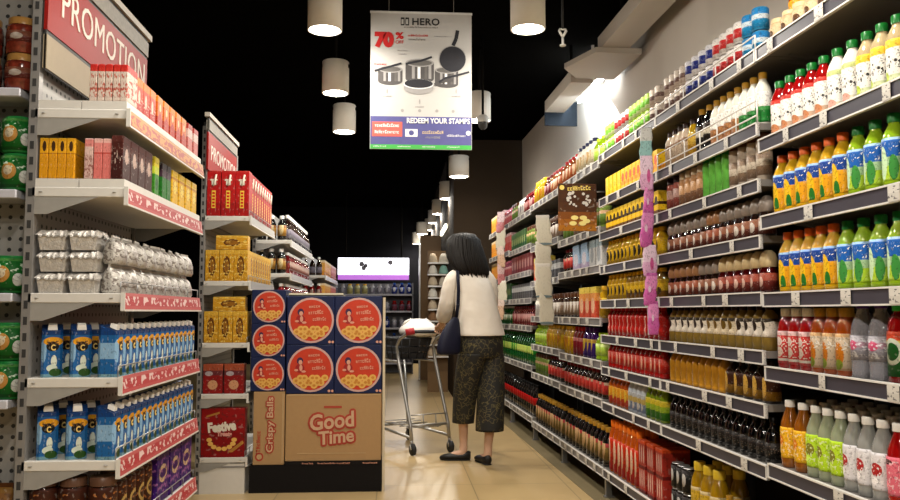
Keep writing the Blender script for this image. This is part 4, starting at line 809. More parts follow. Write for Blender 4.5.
# ------------------------------------------------------------------ cookie carton island
NAVY = M('carton_navy', (.008, .014, .055), .4, 0, .1, 6); RIM = M('print_rim', (.52, .33, .30), .4); PRED = M('print_red', (.50, .045, .020), .35); CK = M('print_cookie', (.70, .36, .045), .5); CKD = M('print_cookie_dark', (.50, .20, .03), .5)
PW = M('print_white', (.62, .30, .21), .4); PBL = M('print_navy', (.05, .02, .06), .4); PDR = M('print_dark_red', (.30, .02, .02), .4)
def cookie_print(mb, w, h, r, y):
    cx, cz = w * .01, h * .50
    mb.disc(cx, cz, r, y - .0004, RIM); mb.disc(cx, cz, r * .91, y - .0010, PRED)
    mb.disc(cx - r * .46, cz + r * .36, r * .14, y - .0016, PBL, r * .16, 14); mb.disc(cx - r * .44, cz + r * .30, r * .085, y - .0022, PW, r * .10, 12)
    mb.disc(cx - r * .46, cz + r * .04, r * .20, y - .0017, PDR, r * .20, 14); mb.disc(cx - r * .42, cz + r * .06, r * .07, y - .0023, PW, r * .14, 10); mb.disc(cx - r * .62, cz - r * .04, r * .09, y - .0023, PW, r * .05, 10); mb.disc(cx - r * .30, cz - r * .10, r * .10, y - .0024, PW, r * .05, 10)
    scribble(mb, cx + r * .14, y - .0022, cz + r * .62, r * .50, r * .13, PW, 5, .06, 1)
    scribble(mb, cx + r * .20, y - .0022, cz + r * .36, r * .66, r * .17, PW, 7, .06, 2)
    scribble(mb, cx + r * .36, y - .0022, cz + r * .06, r * .60, r * .15, PW, 7, .04, 3)
    rs = random.Random(3)
    for q in range(15):
        a = (-r * .62 + q * r * .178) if q < 8 else (-r * .44 + (q - 8) * r * .15); zz = cz - r * (.42 + .08 * math.cos(q * 2.1)) - (r * .21 if q >= 8 else 0)
        mb.disc(cx + a, zz, r * .155, y - .0018 - .0003 * (q % 3), CK, r * .14, 14); mb.disc(cx + a, zz, r * .07, y - .0026 - .0003 * (q % 3), CKD, r * .06, 10)
    for q in (0, 1): mb.disc(w * .40 + q * w * .07, h * .055, w * .028, y - .0006, PW, None, 10)
def carton_box(name, label, x0, x1, y, z0, z1, d, mat, fn=None, pname='print', cat='carton', group=None):
    t = thing(name, label, cat, ((x0 + x1) / 2, y, z0), 0, group); w = x1 - x0
    m = MB(); m.bbox(-w / 2, w / 2, 0, d, 0, z1 - z0, .003, mat); part('box', m, t)
    if fn: m = MB(); fn(m, w, z1 - z0); part(pname, m, t)
    return t
bx = [-.676, -.3805, -.085]; YB = 5.12
for c in (0, 1):
    for r_ in (0, 1):
        z0 = .596 + r_ * .3015
        carton_box('cookie_tin_carton', 'navy cookie carton with big red tin print, %s row, %s end of the island' % (('lower', 'upper')[r_], ('shelf', 'aisle')[c]), bx[c] + .001, bx[c + 1] - .001, YB, z0, z0 + .301, .26, NAVY, lambda m, w, h: cookie_print(m, w, h, .141, 0), group='large cookie cartons')
for r_ in range(3):
    z0 = .612 + r_ * .2085
    carton_box('cookie_tin_carton', 'smaller navy cookie carton with red tin print, %s of the narrow stack' % ('bottom', 'middle', 'topmost')[r_], -.892, -.683, YB, z0, z0 + .208, .26, NAVY, lambda m, w, h: cookie_print(m, w, h, .098, 0), group='small cookie cartons')
KRAFT = M('kraft_board', (.36, .22, .10), .7, 0, .06, 40); KD = M('kraft_tape', (.42, .28, .14), .5); GTR = M('logo_red', (.36, .05, .03), .5); GTO = M('logo_outline', (.50, .32, .20), .5)
def gt(m, w, h):
    for wd, x_, z_, hh, ww in (('Good', -.008, .245, .098, .275), ('Time', .018, .148, .082, .215)):
        halo(m, wd, .12, x_, -.0014, z_, GTR, .013, ww, hh, .10, 12, .08)
        text(m, wd, .12, x_, -.0040, z_, M('logo_fill', (.52, .34, .21), .5), .003, 1.0, w=ww, h=hh, ang=.10, shear=.08)
    m.box(-.06, .05, -.0016, -.0004, .322, .335, GTR); m.box(-.22, .20, -.0012, -.0004, .044, .050, KD)
    m.box(-w / 2 + .004, w / 2 - .004, -.0012, -.0004, h - .010, h - .004, KD)
carton_box('cracker_carton', 'large brown cardboard carton lettered Good Time under the cookie cartons', -.674, -.087, YB, .186, .594, .26, KRAFT, gt, 'lettering')
def cb(m, w, h):
    halo(m, 'Crispy Balls', .1, .012, -.0014, h * .55, GTR, .008, .335, .052, PI / 2); text(m, 'Crispy Balls', .1, .012, -.0038, h * .55, M('logo_fill', (.52, .34, .21), .5), .002, 1.0, w=.335, h=.052, ang=PI / 2)
    scribble(m, -.062, -.0016, h * .30, .15, .026, GTR, 8, PI / 2, 5); m.disc(-.055, .05, .026, -.0006, GTR); m.disc(-.055, .05, .016, -.0014, KD)
    m.box(w * .42, w * .47, -.0012, -.0004, .01, h - .01, KD)
carton_box('cracker_carton', 'narrow brown cardboard carton with lettering running up its face', -.870, -.680, YB, .166, .610, .26, KRAFT, cb, 'lettering')
t = thing('display_plinth', 'low black plinth under the cardboard cartons', 'plinth', (-.485, YB - .01, 0)); BK = M('plinth_black', (.007, .006, .006), .6, spec=.1)
m = MB(); m.box(-.403, .400, .0, .28, 0, .164, BK); part('base', m, t)
m = MB(); m.box(-.190, .399, -.002, .28, .1645, .1855, BK); part('top_ledge', m, t)
m = MB()
for x, w in ((-.10, .07), (.06, .20), (.28, .09)): scribble(m, x + .05, -.0034, .175, w, .009, PW, int(w * 110), 0, 6)
part('lettering', m, t)
t = thing('corner_post', 'thin cream corner post standing against the cookie carton island', 'post', (-.074, YB - .004, 0)); m = MB(); m.box(-.009, .009, 0, .012, 0, 1.19, M('post_cream', (.55, .47, .34), .4)); m.box(-.009, -.006, 0, .05, 0, 1.19, MATS['post_cream']); part('angle', m, t)
t = thing('carton_lid_tray', 'pale cardboard tray edge lying on top of the cookie cartons', 'tray', (-.53, YB + .04, 1.2002)); m = MB(); m.box(-.14, .20, 0, .2, 0, .006, M('tray_cream', (.62, .56, .40), .5)); m.box(-.14, .20, 0, .004, 0, .018, MATS['tray_cream']); part('tray', m, t)
# ------------------------------------------------------------------ hanging poster
t = thing('hanging_poster', 'hanging cookware poster with red 70% and black frying pan over the aisle', 'poster', (.148, 4.9, 2.512), 0)
hw, hh = .311, .424
PG = M('poster_white', (.40, .39, .375), .45, 0, .03); m = MB(); m.box(-hw, hw, 0, .004, -hh, hh, PG); part('sheet', m, t)
INK = M('ink_black', (.02, .02, .02), .4); INR = M('ink_red', (.42, .02, .02), .4); ING = M('ink_grey', (.10, .095, .09), .4); INL = M('ink_light', (.26, .25, .245), .4); INP = M('ink_pan_black', (.025, .025, .03), .4); INS = M('ink_steel', (.07, .065, .065), .4); INW = M('ink_white', (.66, .66, .66), .4)
BLU = M('ink_navy', (.07, .07, .20), .4); GRN = M('ink_green', (.05, .34, .06), .4); ORR = M('ink_coral', (.62, .10, .08), .4)
PXM = .00623                                        # metres of poster for one of its own small print units
X = lambda px: (px - 420.5) * PXM; Z = lambda py: (80.5 - py) * .00623
m = MB(); y = -.0006
m.box(-hw + .003, hw - .003, -.0008, -.0002, Z(144), Z(116), BLU); m.box(-hw + .003, hw - .003, -.0008, -.0002, -hh + .002, Z(144), GRN)
m.box(X(372.5), X(402), -.0016, -.0009, Z(136), Z(121.5), ORR); part('footer_band', m, t)
m = MB()
text(m, 'HERO', .1, X(425), -.0018, Z(20.5), INK, .002, 1.05, w=27 * PXM, h=.045)
for x_, z_ in ((402, 20.5), (406.5, 20.5)): m.box(X(x_ - 1.8), X(x_ + 1.8), -.0014, -.0003, Z(z_ + 4), Z(z_ - 4), INK); m.box(X(x_ - 1.2), X(x_ + .9), -.0020, -.0014, Z(z_ + 2.8), Z(z_ - 2.2), PG)
scribble(m, X(420), -.0014, Z(26.2), 34 * PXM, .008, ING, 22, 0, 2)
text(m, '70', .1, X(384), -.0016, Z(39.5), INR, .008, .92, w=19 * PXM, h=16.5 * PXM); text(m, '%', .05, X(399), -.0014, Z(35), INR, .002, 1, w=8 * PXM, h=7 * PXM); text(m, 'OFF', .03, X(399), -.0014, Z(41.5), INR, 0, 1, w=8 * PXM, h=3.4 * PXM)
scribble(m, X(417), -.0014, Z(34.5), 20 * PXM, .012, INR, 13, 0, 3); scribble(m, X(416), -.0014, Z(38.5), 17 * PXM, .011, ING, 11, 0, 4); scribble(m, X(442), -.0014, Z(35), 18 * PXM, .006, INL, 14, 0, 5)
scribble(m, X(402), -.0014, Z(50), 10 * PXM, .007, INL, 8, 0, 6); scribble(m, X(402), -.0014, Z(53.5), 8 * PXM, .007, INL, 6, 0, 7); scribble(m, X(380), -.0014, Z(64), 13 * PXM, .014, INR, 8, 0, 8)
text(m, 'REDEEM YOUR STAMPS', .05, X(437.5), -.0020, Z(120), INW, .0012, 1, w=62 * PXM, h=5.4 * PXM)
for zz, q in ((125, 9), (131.5, 10)): scribble(m, X(387), -.0022, Z(zz), 24 * PXM, .020, INW, 12, 0, q)
m.box(X(405), X(417), -.0014, -.0008, Z(136), Z(128.5), INW); m.disc(X(411), Z(132.2), 2.6 * PXM, -.0020, BLU)
scribble(m, X(432), -.0018, Z(131.3), 21 * PXM, .020, M('ink_tan', (.52, .40, .24), .4), 10, 0, 11); scribble(m, X(432), -.0018, Z(136.5), 15 * PXM, .012, INL, 9, 0, 12); scribble(m, X(455), -.0018, Z(134.5), 19 * PXM, .012, INW, 12, 0, 13); m.disc(X(467), Z(131.8), 2.3 * PXM, -.0018, INW)
for x_ in (380, 404, 428, 452): scribble(m, X(x_), -.0016, Z(145.8), 13 * PXM, .007, INW, 8, 0, x_)
for x_, zz in ((387, 91), (419, 101), (455, 90)): m.disc(X(x_), Z(zz), .7 * PXM, -.0012, INL, 2.5 * PXM, 8); scribble(m, X(x_), -.0012, Z(zz + 5), 9 * PXM, .008, INL, 6, 0, 14)
for x_ in (402, 419, 436, 452): m.disc(X(x_), Z(110), 1.6 * PXM, -.0012, INL, None, 10)
part('small_print', m, t)
def strip(mb, pts, w, y, mat):
    for (a0, b0), (a1, b1) in zip(pts, pts[1:]):
        L_ = math.hypot(a1 - a0, b1 - b0); nx, nz = -(b1 - b0) / L_ * w / 2, (a1 - a0) / L_ * w / 2
        q = [(a0 - nx, b0 - nz), (a1 - nx, b1 - nz), (a1 + nx, b1 + nz), (a0 + nx, b0 + nz)]
        mb.hexa([(a, y, b) for a, b in q] + [(a, y + .0008, b) for a, b in q], mat)
m = MB()
def pot(px0, px1, py0, py1, yy, lid=True):
    cx_, r_ = X((px0 + px1) / 2), (px1 - px0) / 2 * PXM
    m.box(cx_ - r_, cx_ + r_, yy, yy + .0006, Z(py1), Z(py0), INS); m.disc(cx_, Z(py1), r_, yy - .0002, INS, r_ * .32, 20)
    for q, c_x in ((-.55, INL), (-.15, INW), (.35, ING), (.62, INL)): m.box(cx_ + q * r_, cx_ + (q + .2) * r_, yy - .0006, yy, Z(py1), Z(py0), c_x)
    m.disc(cx_, Z(py0), r_, yy - .0009, INL, r_ * .30, 20); m.disc(cx_, Z(py0), r_ * .86, yy - .0012, INK if not lid else ING, r_ * .22, 20)
pot(378, 402, 69, 81, -.0012); pot(405, 433, 62, 78, -.0012); pot(434, 457, 69, 83, -.0012)
strip(m, [(X(374.5), Z(71)), (X(386), Z(67.5)), (X(401), Z(63))], .013, -.0030, INP); strip(m, [(X(405), Z(63.5)), (X(420), Z(60)), (X(431), Z(56))], .013, -.0030, INP)
strip(m, [(X(452), Z(44)), (X(455), Z(37)), (X(456.5), Z(28.5))], .022, -.0026, INP); m.disc(X(451.5), Z(57.5), 13.4 * PXM, -.0026, INL); m.disc(X(451.5), Z(57.8), 12.9 * PXM, -.0036, INP)
m.disc(X(418), Z(87.5), 14.6 * PXM, -.0026, INL, 6.2 * PXM); m.disc(X(418), Z(83.5), 14.8 * PXM, -.0036, INW, 5 * PXM); m.disc(X(418), Z(83), 14 * PXM, -.0046, INP, 4.4 * PXM)
strip(m, [(X(434), Z(84)), (X(441), Z(80)), (X(452), Z(78.5))], .022, -.0040, INS); strip(m, [(X(438), Z(81.5)), (X(444), Z(77)), (X(456), Z(74)), (X(468), Z(70.5))], .012, -.0050, INP)
part('cookware_print', m, t)
m = MB(); m.box(-hw - .004, hw + .004, -.004, .008, hh, hh + .012, M('rail_white', (.6, .6, .6), .4))
for x in (-.2, .2): m.tube([(x, .002, hh + .01), (x, .002, .83)], .0012, STL, 5)
part('hanger_rail', m, t)

# ------------------------------------------------------------------ soffit, cove lamp, sprinklers
SOF = M('soffit_beige', (.46, .41, .35), .6, 0, .05, 4)
t = thing('ceiling_soffit', 'beige boxed ceiling soffit running above the right shelving', 'soffit', (0, 0, 0), RA)
m = MB(); m.box(1.605, 1.81, 1.2, 5.6, 2.97, 3.07, SOF); part('long_box', m, t)
m = MB(); pl = [(1.43, 5.9), (1.56, 5.5), (1.895, 5.5), (1.89, 6.15), (1.58, 6.15)]
m.add([(x, y_, 2.93) for x, y_ in pl] + [(x, y_, 2.968) for x, y_ in pl], [(4, 3, 2, 1, 0), (5, 6, 7, 8, 9)] + [(q, (q + 1) % 5, (q + 1) % 5 + 5, q + 5) for q in range(5)], SOF); part('cross_box', m, t)
m = MB(); m.box(1.543, 1.72, 6.155, 7.12, 2.90, 3.0, SOF); part('end_box', m, t)
m = MB(); m.box(1.543, 1.84, 7.122, 7.14, 2.78, 3.0, M('soffit_dark_end', (.004, .006, .009), .6, spec=.05)); part('end_plate', m, t)
for q in (2.0, 3.6, 5.2, 6.6): m = MB(); m.tube([(1.66, q, 3.0), (1.66, q, 3.345)], .012, LD); part('hanger', m, t)
m = MB(); m.tube([(1.90, 1.5, 3.1), (1.90, 4.4, 3.1)], .022, SOF, 10); part('pipe', m, t)
t = thing('cove_lamp', 'bright cove lamp glowing on the wall at the end of the soffit', 'lamp', RP(0, 0), RA)
m = MB(); m.box(.42, .48, 6.2, 7.1, 3.0, 3.05, SW); m.box(.44, .46, 6.6, 6.62, 3.05, 3.345, SW); part('batten', m, t)
m = MB(); m.tube([(.45, 6.22, 2.982), (.45, 7.08, 2.982)], .016, M('tube_glow', (.90, .96, 1.0), .5, 0, 0, 1, 0, 0, 25.0), 10); part('tube', m, t)
cl = bpy.data.lights.new('cove_light', 'AREA'); cl.shape = 'RECTANGLE'; cl.size = .85; cl.size_y = .04; cl.energy = 70; cl.color = (.80, .92, 1.0)
lo = bpy.data.objects.new('cove_light', cl); COL.objects.link(lo); lo.parent = t; lo.location = (.45, 6.65, 2.96); lo.rotation_euler = (0, math.radians(-35), PI / 2)
SPW = M('sprinkler_white', (.62, .60, .56), .4)
def sprinkler(x, y, z, label):
    t = thing('fire_sprinkler', label, 'sprinkler', (x, y, z)); m = MB(); m.tube([(0, 0, 0), (0, 0, .05)], .008, SPW); m.tube([(0, 0, .05), (-.022, 0, .09), (-.016, 0, .10)], .008, SPW); m.tube([(0, 0, .05), (.022, 0, .09), (.016, 0, .10)], .008, SPW); part('frame', m, t)
    m = MB(); m.lathe([(.02, -.006), (.02, 0)], SPW, 12); part('deflector', m, t); m = MB(); m.tube([(0, 0, .10), (0, 0, 3.35 - z)], .008, M('pipe_black', (.02, .02, .02), .5)); m.tube([(-.02, 0, .1), (.02, 0, .1)], .007, SPW); part('drop_pipe', m, t)
sprinkler(1.03, 4.9, 2.76, 'small white forked sprinkler head on the black ceiling, next to the soffit')
t = thing('ceiling_camera', 'small white security camera under the lamp beside the poster', 'camera', (.70, 6.5, 2.58)); m = MB(); m.lathe([(.05, .06), (.05, .10), (.03, .12)], SPW, 16); m.tube([(0, 0, .1), (0, 0, .77)], .01, LD); part('mount', m, t); m = MB(); m.lathe([(.012, .0), (.034, .018), (.04, .05), (.04, .0605)], M('dome_dark', (.05, .05, .05), .1), 16); part('dome', m, t)

# ------------------------------------------------------------------ things hanging off the right shelving
def clipstrip(name, label, u, z0, z1, n, mats, w=.09, v=-.05, seed=1, packname='pack'):
    """overlapping flat packets clipped one above the other on a thin hanging strip"""
    rs = random.Random(seed); p = RP(u, v); t = thing(name, label, 'hanging strip', (p[0], p[1], 0), 0)
    m = MB(); m.box(-.012, .012, .016, .018, z0, z1, M('strip_clear', (.6, .6, .58), .2)); m.tube([(.0, .017, z1), (-v - .02, .017, z1)], .003, STL, 6); part('strip', m, t)
    h = (z1 - z0) / n
    for i in range(n):
        m = MB(); z = z0 + i * h; ww = w * rs.uniform(.75, 1.1); dx = rs.uniform(-.014, .014); tw = rs.uniform(-.4, .4); hh = h * rs.uniform(1.1, 1.35); ln = rs.uniform(-.018, .018); yy = -.006 - .007 * (i % 2)
        AX = Vector((math.cos(tw), math.sin(tw), 0)); AY = Vector((-math.sin(tw), math.cos(tw), 0))
        m.loft([((dx + ln * (1 - f_), yy, z + hh * f_), ww * a_, b_, AX, AY) for f_, a_, b_ in ((0, .36, .0015), (.06, .44, .002), (.12, .42, .006), (.3, .50, .009), (.5, .40, .010), (.7, .47, .009), (.88, .40, .006), (.95, .42, .002), (1, .40, .0015))], mats[i % len(mats)], 14, p=4.0); part(packname, m, t)
PK1 = P('pack_pink', [(0, (.66, .20, .48)), (.5, (.74, .34, .58)), (.9, (.55, .18, .42))], None, [(.4, .5, .10, .10, (.78, .62, .72))], None); PK2 = P('pack_pinkwhite', [(0, (.70, .45, .62)), (.45, (.75, .60, .70))], None, [(.6, .4, .12, .2, (.60, .15, .35))]); PK3 = P('pack_teal', [(0, (.35, .55, .55)), (.6, (.62, .62, .6))])
clipstrip('clip_strip', 'pink strip of hanging packs between the jar shelves and yellow boxes', 3.86, .99, 1.97, 7, [PK1, PK1, PK2, PK1, PK1, PK2, PK3], .078)
CRW = P('pack_cream', [(0, (.70, .66, .56)), (.9, (.72, .68, .62))], None, [(.5, .06, .5, .04, (.25, .32, .34))], None, fleck=.25)
clipstrip('clip_strip', 'cream white strip of hanging packs under the brown projecting sign', 6.10, 1.0, 1.80, 4, [CRW], .13, -.09, 5)
clipstrip('clip_strip', 'pale pink and cream strip of hanging packs at the green bottle bay', 8.2, 1.02, 2.08, 6, [P('pack_peach', [(0, (.66, .48, .36)), (.6, (.70, .58, .52))]), CRW, P('pack_rose', [(0, (.60, .28, .28)), (.5, (.66, .50, .48))])], .11, -.09, 9)
# projecting sign
t = thing('shelf_sign', 'brown projecting shelf sign with gold heading and white dots', 'sign', (1.118, 4.93, 1.745), .05)
SB = P('sign_brown', [(0, (.42, .20, .03)), (.12, (.36, .16, .03)), (.25, (.26, .11, .03)), (.4, (.12, .055, .025)), (.6, (.10, .045, .022))], None, [], None)
m = MB(); m.bbox(-.122, .122, 0, .006, -.148, .148, .002, SB); part('board', m, t)
GY = M('ink_gold', (.62, .48, .12), .4); m = MB(); m.disc(-.098, .122, .015, -.001, GY); scribble(m, .01, -.0012, .120, .15, .028, GY, 9, .05, 3); part('heading', m, t)
m = MB(); rs = random.Random(2)
for q in range(26): a = rs.uniform(0, 2 * PI); r_ = rs.uniform(.1, 1) ** .5; m.disc(.08 * r_ * math.cos(a), .045 + .052 * r_ * math.sin(a), rs.uniform(.005, .011), -.0010 - q * .00002, M('ink_pearl', (.46, .44, .42), .4), None, 10)
for x_, z_ in ((-.02, -.065), (.035, -.065), (-.03, -.10), (.03, -.10), (.055, -.085)): m.disc(x_, z_, .024, -.0011 - abs(x_) * .01, M('ink_cheese', (.66, .56, .20), .4), .014, 12)
part('picture_print', m, t)
m = MB(); m.tube([(.1, .010, .10), (.19, .016, .10)], .005, STL, 6); part('arm', m, t)

# ------------------------------------------------------------------ shopper
def Vv(*a): return Vector(a)
H = Vector((-.5, .866, 0)); SR = Vector((.866, .5, 0))       # facing, and her right side
SKIN = M('skin', (.52, .32, .22), .5, 0, .05, 8)
pers = thing('person', 'shopper from behind in white blouse and dark patterned cropped trousers, holding a trolley', 'person', (.60, 6.02, 0))
off = Vector((-.60, -6.02, 0))
verts = []; edges = []; rad = []
def jv(p, r, parent=None):
    verts.append(Vector(p) + off); rad.append(r); i = len(verts) - 1
    if parent is not None: edges.append((parent, i))
    return i
pel = jv((.625, 5.99, .90), .115); sp = jv((.60, 6.0, 1.10), .105, pel); ch = jv((.565, 6.02, 1.28), .115, sp); nb = jv((.535, 6.04, 1.41), .055, ch); nk = jv((.52, 6.06, 1.46), .05, nb)
hd = jv((.508, 6.075, 1.535), .082, nk); ht = jv((.503, 6.075, 1.605), .065, hd)
def limb(pts, start):
    k = start
    for p, r in pts: k = jv(p, r, k)
    return k
limb([((.55, 5.95, .86), .085), ((.51, 6.04, .50), .052), ((.502, 6.09, .36), .045), ((.508, 6.13, .13), .031), ((.505, 6.125, .055), .035), ((.44, 6.135, .035), .030), ((.40, 6.14, .03), .022)], pel)
limb([((.70, 6.02, .86), .085), ((.70, 6.02, .50), .052), ((.695, 5.97, .34), .047), ((.672, 5.955, .13), .031), ((.668, 5.95, .055), .035), ((.645, 6.03, .035), .030), ((.63, 6.08, .03), .022)], pel)
def hand(wr, palm, fdir, side, down):
    k = jv(wr[0], wr[1], wr[2]); pm = jv(palm, .027, k)
    for q, (o, L_) in enumerate(((-.026, .85), (-.009, 1.0), (.009, .95), (.026, .75))):
        b = Vector(palm) + side * o + fdir * .030
        a = jv(b, .0095, pm); a = jv(b + (fdir * .7 + down * .5) * .034 * L_, .0085, a); a = jv(b + (fdir * .55 + down * 1.35) * .030 * L_ + fdir * .010, .0078, a); jv(b + (fdir * .1 + down * 1.9) * .030 * L_, .0068, a)
    b = Vector(palm) - side * .034 - fdir * .015
    a = jv(b, .011, pm); a = jv(b - side * .014 + fdir * .026 + down * .012, .010, a); jv(b - side * .008 + fdir * .048 + down * .026, .0085, a)
lel = limb([((.425, 5.965, 1.35), .055), ((.375, 5.985, 1.15), .042), ((.360, 6.06, 1.08), .036)], ch)
hand(((.345, 6.20, 1.00), .026, lel), (.340, 6.265, .990), Vector((-.2, .97, -.15)).normalized(), Vector((-.97, -.2, 0)), Vector((0, 0, -1)))
rel = limb([((.69, 6.085, 1.35), .055), ((.72, 6.15, 1.13), .042), ((.63, 6.27, 1.05), .034)], ch)
hand(((.53, 6.33, 1.0), .026, rel), (.465, 6.345, .990), Vector((-.8, .6, -.1)).normalized(), Vector((.6, .8, 0)), Vector((0, 0, -1)))
me = bpy.data.meshes.new('body'); me.from_pydata(verts, edges, []); bo = bpy.data.objects.new('body', me); COL.objects.link(bo)
md = bo.modifiers.new('skin', 'SKIN'); md.use_smooth_shade = True
for i, v in enumerate(me.skin_vertices[0].data): v.radius = (rad[i], rad[i] * (.72 if i in (pel, sp, ch) else 1)); v.use_root = i == pel
md2 = bo.modifiers.new('sub', 'SUBSURF'); md2.levels = 2; md2.render_levels = 2
dg = bpy.context.evaluated_depsgraph_get(); bm_ = bpy.data.meshes.new_from_object(bo.evaluated_get(dg)); bpy.data.objects.remove(bo)
# face: nose, eyes, mouth and ears joined into the body mesh
mb = MB(); mb.v = [tuple(v.co) for v in bm_.vertices]; mb.f = [list(p.vertices) for p in bm_.polygons]; mb.mats = [SKIN]; mb.m = [0] * len(mb.f); mb.sm = [True] * len(mb.f)
fc = Vector((.505, 6.075, 1.55)) + off
def blob(c, a, b, d, mat, n=3): mb.loft([(c - Vector((0, 0, d)), a * .4, b * .4, SR, H), (c - Vector((0, 0, d * .5)), a * .85, b * .85, SR, H), (c, a, b, SR, H), (c + Vector((0, 0, d * .5)), a * .85, b * .85, SR, H), (c + Vector((0, 0, d)), a * .35, b * .35, SR, H)], mat, 10)
blob(fc + H * .088 + Vector((0, 0, -.012)), .013, .020, .024, SKIN)
for s_ in (-1, 1):
    blob(fc + H * .076 + SR * .031 * s_ + Vector((0, 0, .012)), .014, .008, .007, M('eye_white', (.6, .6, .58), .3)); blob(fc + H * .082 + SR * .031 * s_ + Vector((0, 0, .012)), .006, .004, .006, M('eye_dark', (.02, .012, .01), .2)); blob(fc + SR * .082 * s_ + Vector((0, 0, -.004)), .009, .018, .030, SKIN)
blob(fc + H * .080 + Vector((0, 0, -.050)), .024, .010, .008, M('lips', (.42, .13, .11), .4))
part('body', mb, pers)
def cloth(name, rings, mat, seg=24, thick=True, caps=False, p=2.0, sub=1, label=None):
    mb = MB(); mb.loft([(Vector(r[0]) + off,) + tuple(r[1:]) for r in rings], mat, seg, caps, SR, H, p); o = part(name, mb, pers, label=label)
    if thick: sd = o.modifiers.new('solid', 'SOLIDIFY'); sd.thickness = .004; sd.offset = 1
    if sub: sb = o.modifiers.new('sub', 'SUBSURF'); sb.levels = sub; sb.render_levels = sub
    return o
def blouse_mat():
    m, t, b = nt('blouse_white'); f_ = noise(t, coord(t, 'Object'), 7, 2); b.inputs['Base Color'].default_value = (.66, .60, .52, 1); b.inputs['Roughness'].default_value = .8
    bu = t.nodes.new('ShaderNodeBump'); bu.inputs['Strength'].default_value = .6; bu.inputs['Distance'].default_value = .03; t.links.new(f_, bu.inputs['Height']); t.links.new(bu.outputs[0], b.inputs['Normal']); return m
BL = blouse_mat()
cloth('blouse', [((.628, 5.985, .925), .185, .155), ((.622, 5.99, .96), .183, .153), ((.605, 6.0, 1.08), .170, .138), ((.582, 6.01, 1.19), .164, .128), ((.565, 6.02, 1.28), .168, .122), ((.555, 6.025, 1.345), .166, .100), ((.545, 6.03, 1.39), .130, .078), ((.538, 6.035, 1.42), .080, .066), ((.534, 6.04, 1.435), .066, .062)], BL)
def sleeve(pts, mat, label=None):
    mb = MB(); P_ = [Vector(p) + off for p, r in pts]; mb.tube(P_, [r for p, r in pts], mat, 16, cap=False); o = part('sleeve', mb, pers)
    sd = o.modifiers.new('solid', 'SOLIDIFY'); sd.thickness = .004; sd.offset = 1; sb = o.modifiers.new('sub', 'SUBSURF'); sb.levels = 1; sb.render_levels = 1
sleeve([((.455, 5.975, 1.365), .060), ((.415, 5.965, 1.33), .066), ((.392, 5.975, 1.25), .060), ((.374, 5.985, 1.16), .056), ((.362, 6.03, 1.10), .054), ((.356, 6.09, 1.06), .056)], BL)
sleeve([((.655, 6.075, 1.365), .060), ((.695, 6.085, 1.33), .066), ((.708, 6.11, 1.24), .060), ((.72, 6.145, 1.14), .056), ((.69, 6.20, 1.09), .052), ((.63, 6.265, 1.05), .052)], BL)
def trouser_mat():
    m, t, b = nt('trousers_patterned'); v = t.nodes.new('ShaderNodeTexVoronoi'); v.feature = 'DISTANCE_TO_EDGE'; v.inputs['Scale'].default_value = 33
    n_ = t.nodes.new('ShaderNodeTexNoise'); n_.inputs['Scale'].default_value = 18; mx = t.nodes.new('ShaderNodeMix'); mx.data_type = 'VECTOR'; mx.inputs[0].default_value = .06
    co = coord(t, 'Object'); t.links.new(co, n_.inputs['Vector']); t.links.new(co, mx.inputs[4]); t.links.new(n_.outputs['Color'], mx.inputs[5]); t.links.new(mx.outputs[1], v.inputs['Vector'])
    k = mth(t, 'LESS_THAN', v.outputs['Distance'], .055); k2 = mth(t, 'MULTIPLY', k, mth(t, 'GREATER_THAN', noise(t, co, 13, 2), .47))
    t.links.new(mixc(t, k2, (.0055, .005, .0035), (.085, .068, .022)), b.inputs['Base Color']); b.inputs['Roughness'].default_value = .75; return m
TM = trouser_mat()
cloth('trousers', [((.625, 5.99, .96), .165, .135), ((.625, 5.99, .90), .172, .145), ((.627, 5.99, .84), .176, .150), ((.628, 5.99, .79), .172, .14), ((.628, 5.99, .765), .165, .125)], TM)
cloth('trouser_leg', [((.560, 5.955, .80), .098, .125), ((.545, 5.975, .72), .096, .118), ((.525, 6.01, .60), .090, .105), ((.512, 6.05, .48), .084, .098), ((.505, 6.085, .36), .080, .092), ((.503, 6.11, .275), .080, .09)], TM)
cloth('trouser_leg', [((.692, 6.03, .80), .098, .125), ((.697, 6.025, .72), .098, .120), ((.700, 6.01, .60), .098, .112), ((.698, 5.99, .48), .100, .108), ((.690, 5.975, .36), .102, .106), ((.684, 5.965, .235), .104, .108)], TM)
HAIR = M('hair_black', (.007, .0055, .0045), .62, 0, .5, 60, spec=.22)
hr = [((.505, 6.06, 1.685), .030, .035), ((.504, 6.055, 1.675), .080, .080), ((.503, 6.05, 1.635), .118, .112), ((.508, 6.045, 1.57), .134, .118), ((.520, 6.03, 1.51), .142, .112), ((.540, 6.01, 1.455), .148, .094), ((.562, 5.995, 1.415), .142, .068), ((.585, 5.985, 1.38), .118, .046)]
mb = MB(); mb.loft([(Vector(r[0]) + off,) + tuple(r[1:]) for r in hr], HAIR, 32, True, SR, H); rs = random.Random(8)
for q in range(90):      # strands that break the outline, ending unevenly at the neck
    th = 2 * PI * q / 90 + rs.uniform(-.05, .05); e = rs.choice((-.030, -.012, -.004, .004)) + rs.uniform(-.006, .006)
    mb.tube([Vector(r[0]) + off + SR * (r[1] * 1.0 * math.cos(th)) + H * (r[2] * 1.0 * math.sin(th)) + Vector((rs.uniform(-.003, .003), 0, e if n_ == len(hr) - 1 else 0)) for n_, r in enumerate(hr)], [.004, .006, .009, .011, .012, .011, .009, .003], HAIR, 6)
part('hair', mb, pers)
SHOE = M('shoe_black', (.012, .011, .011), .35)
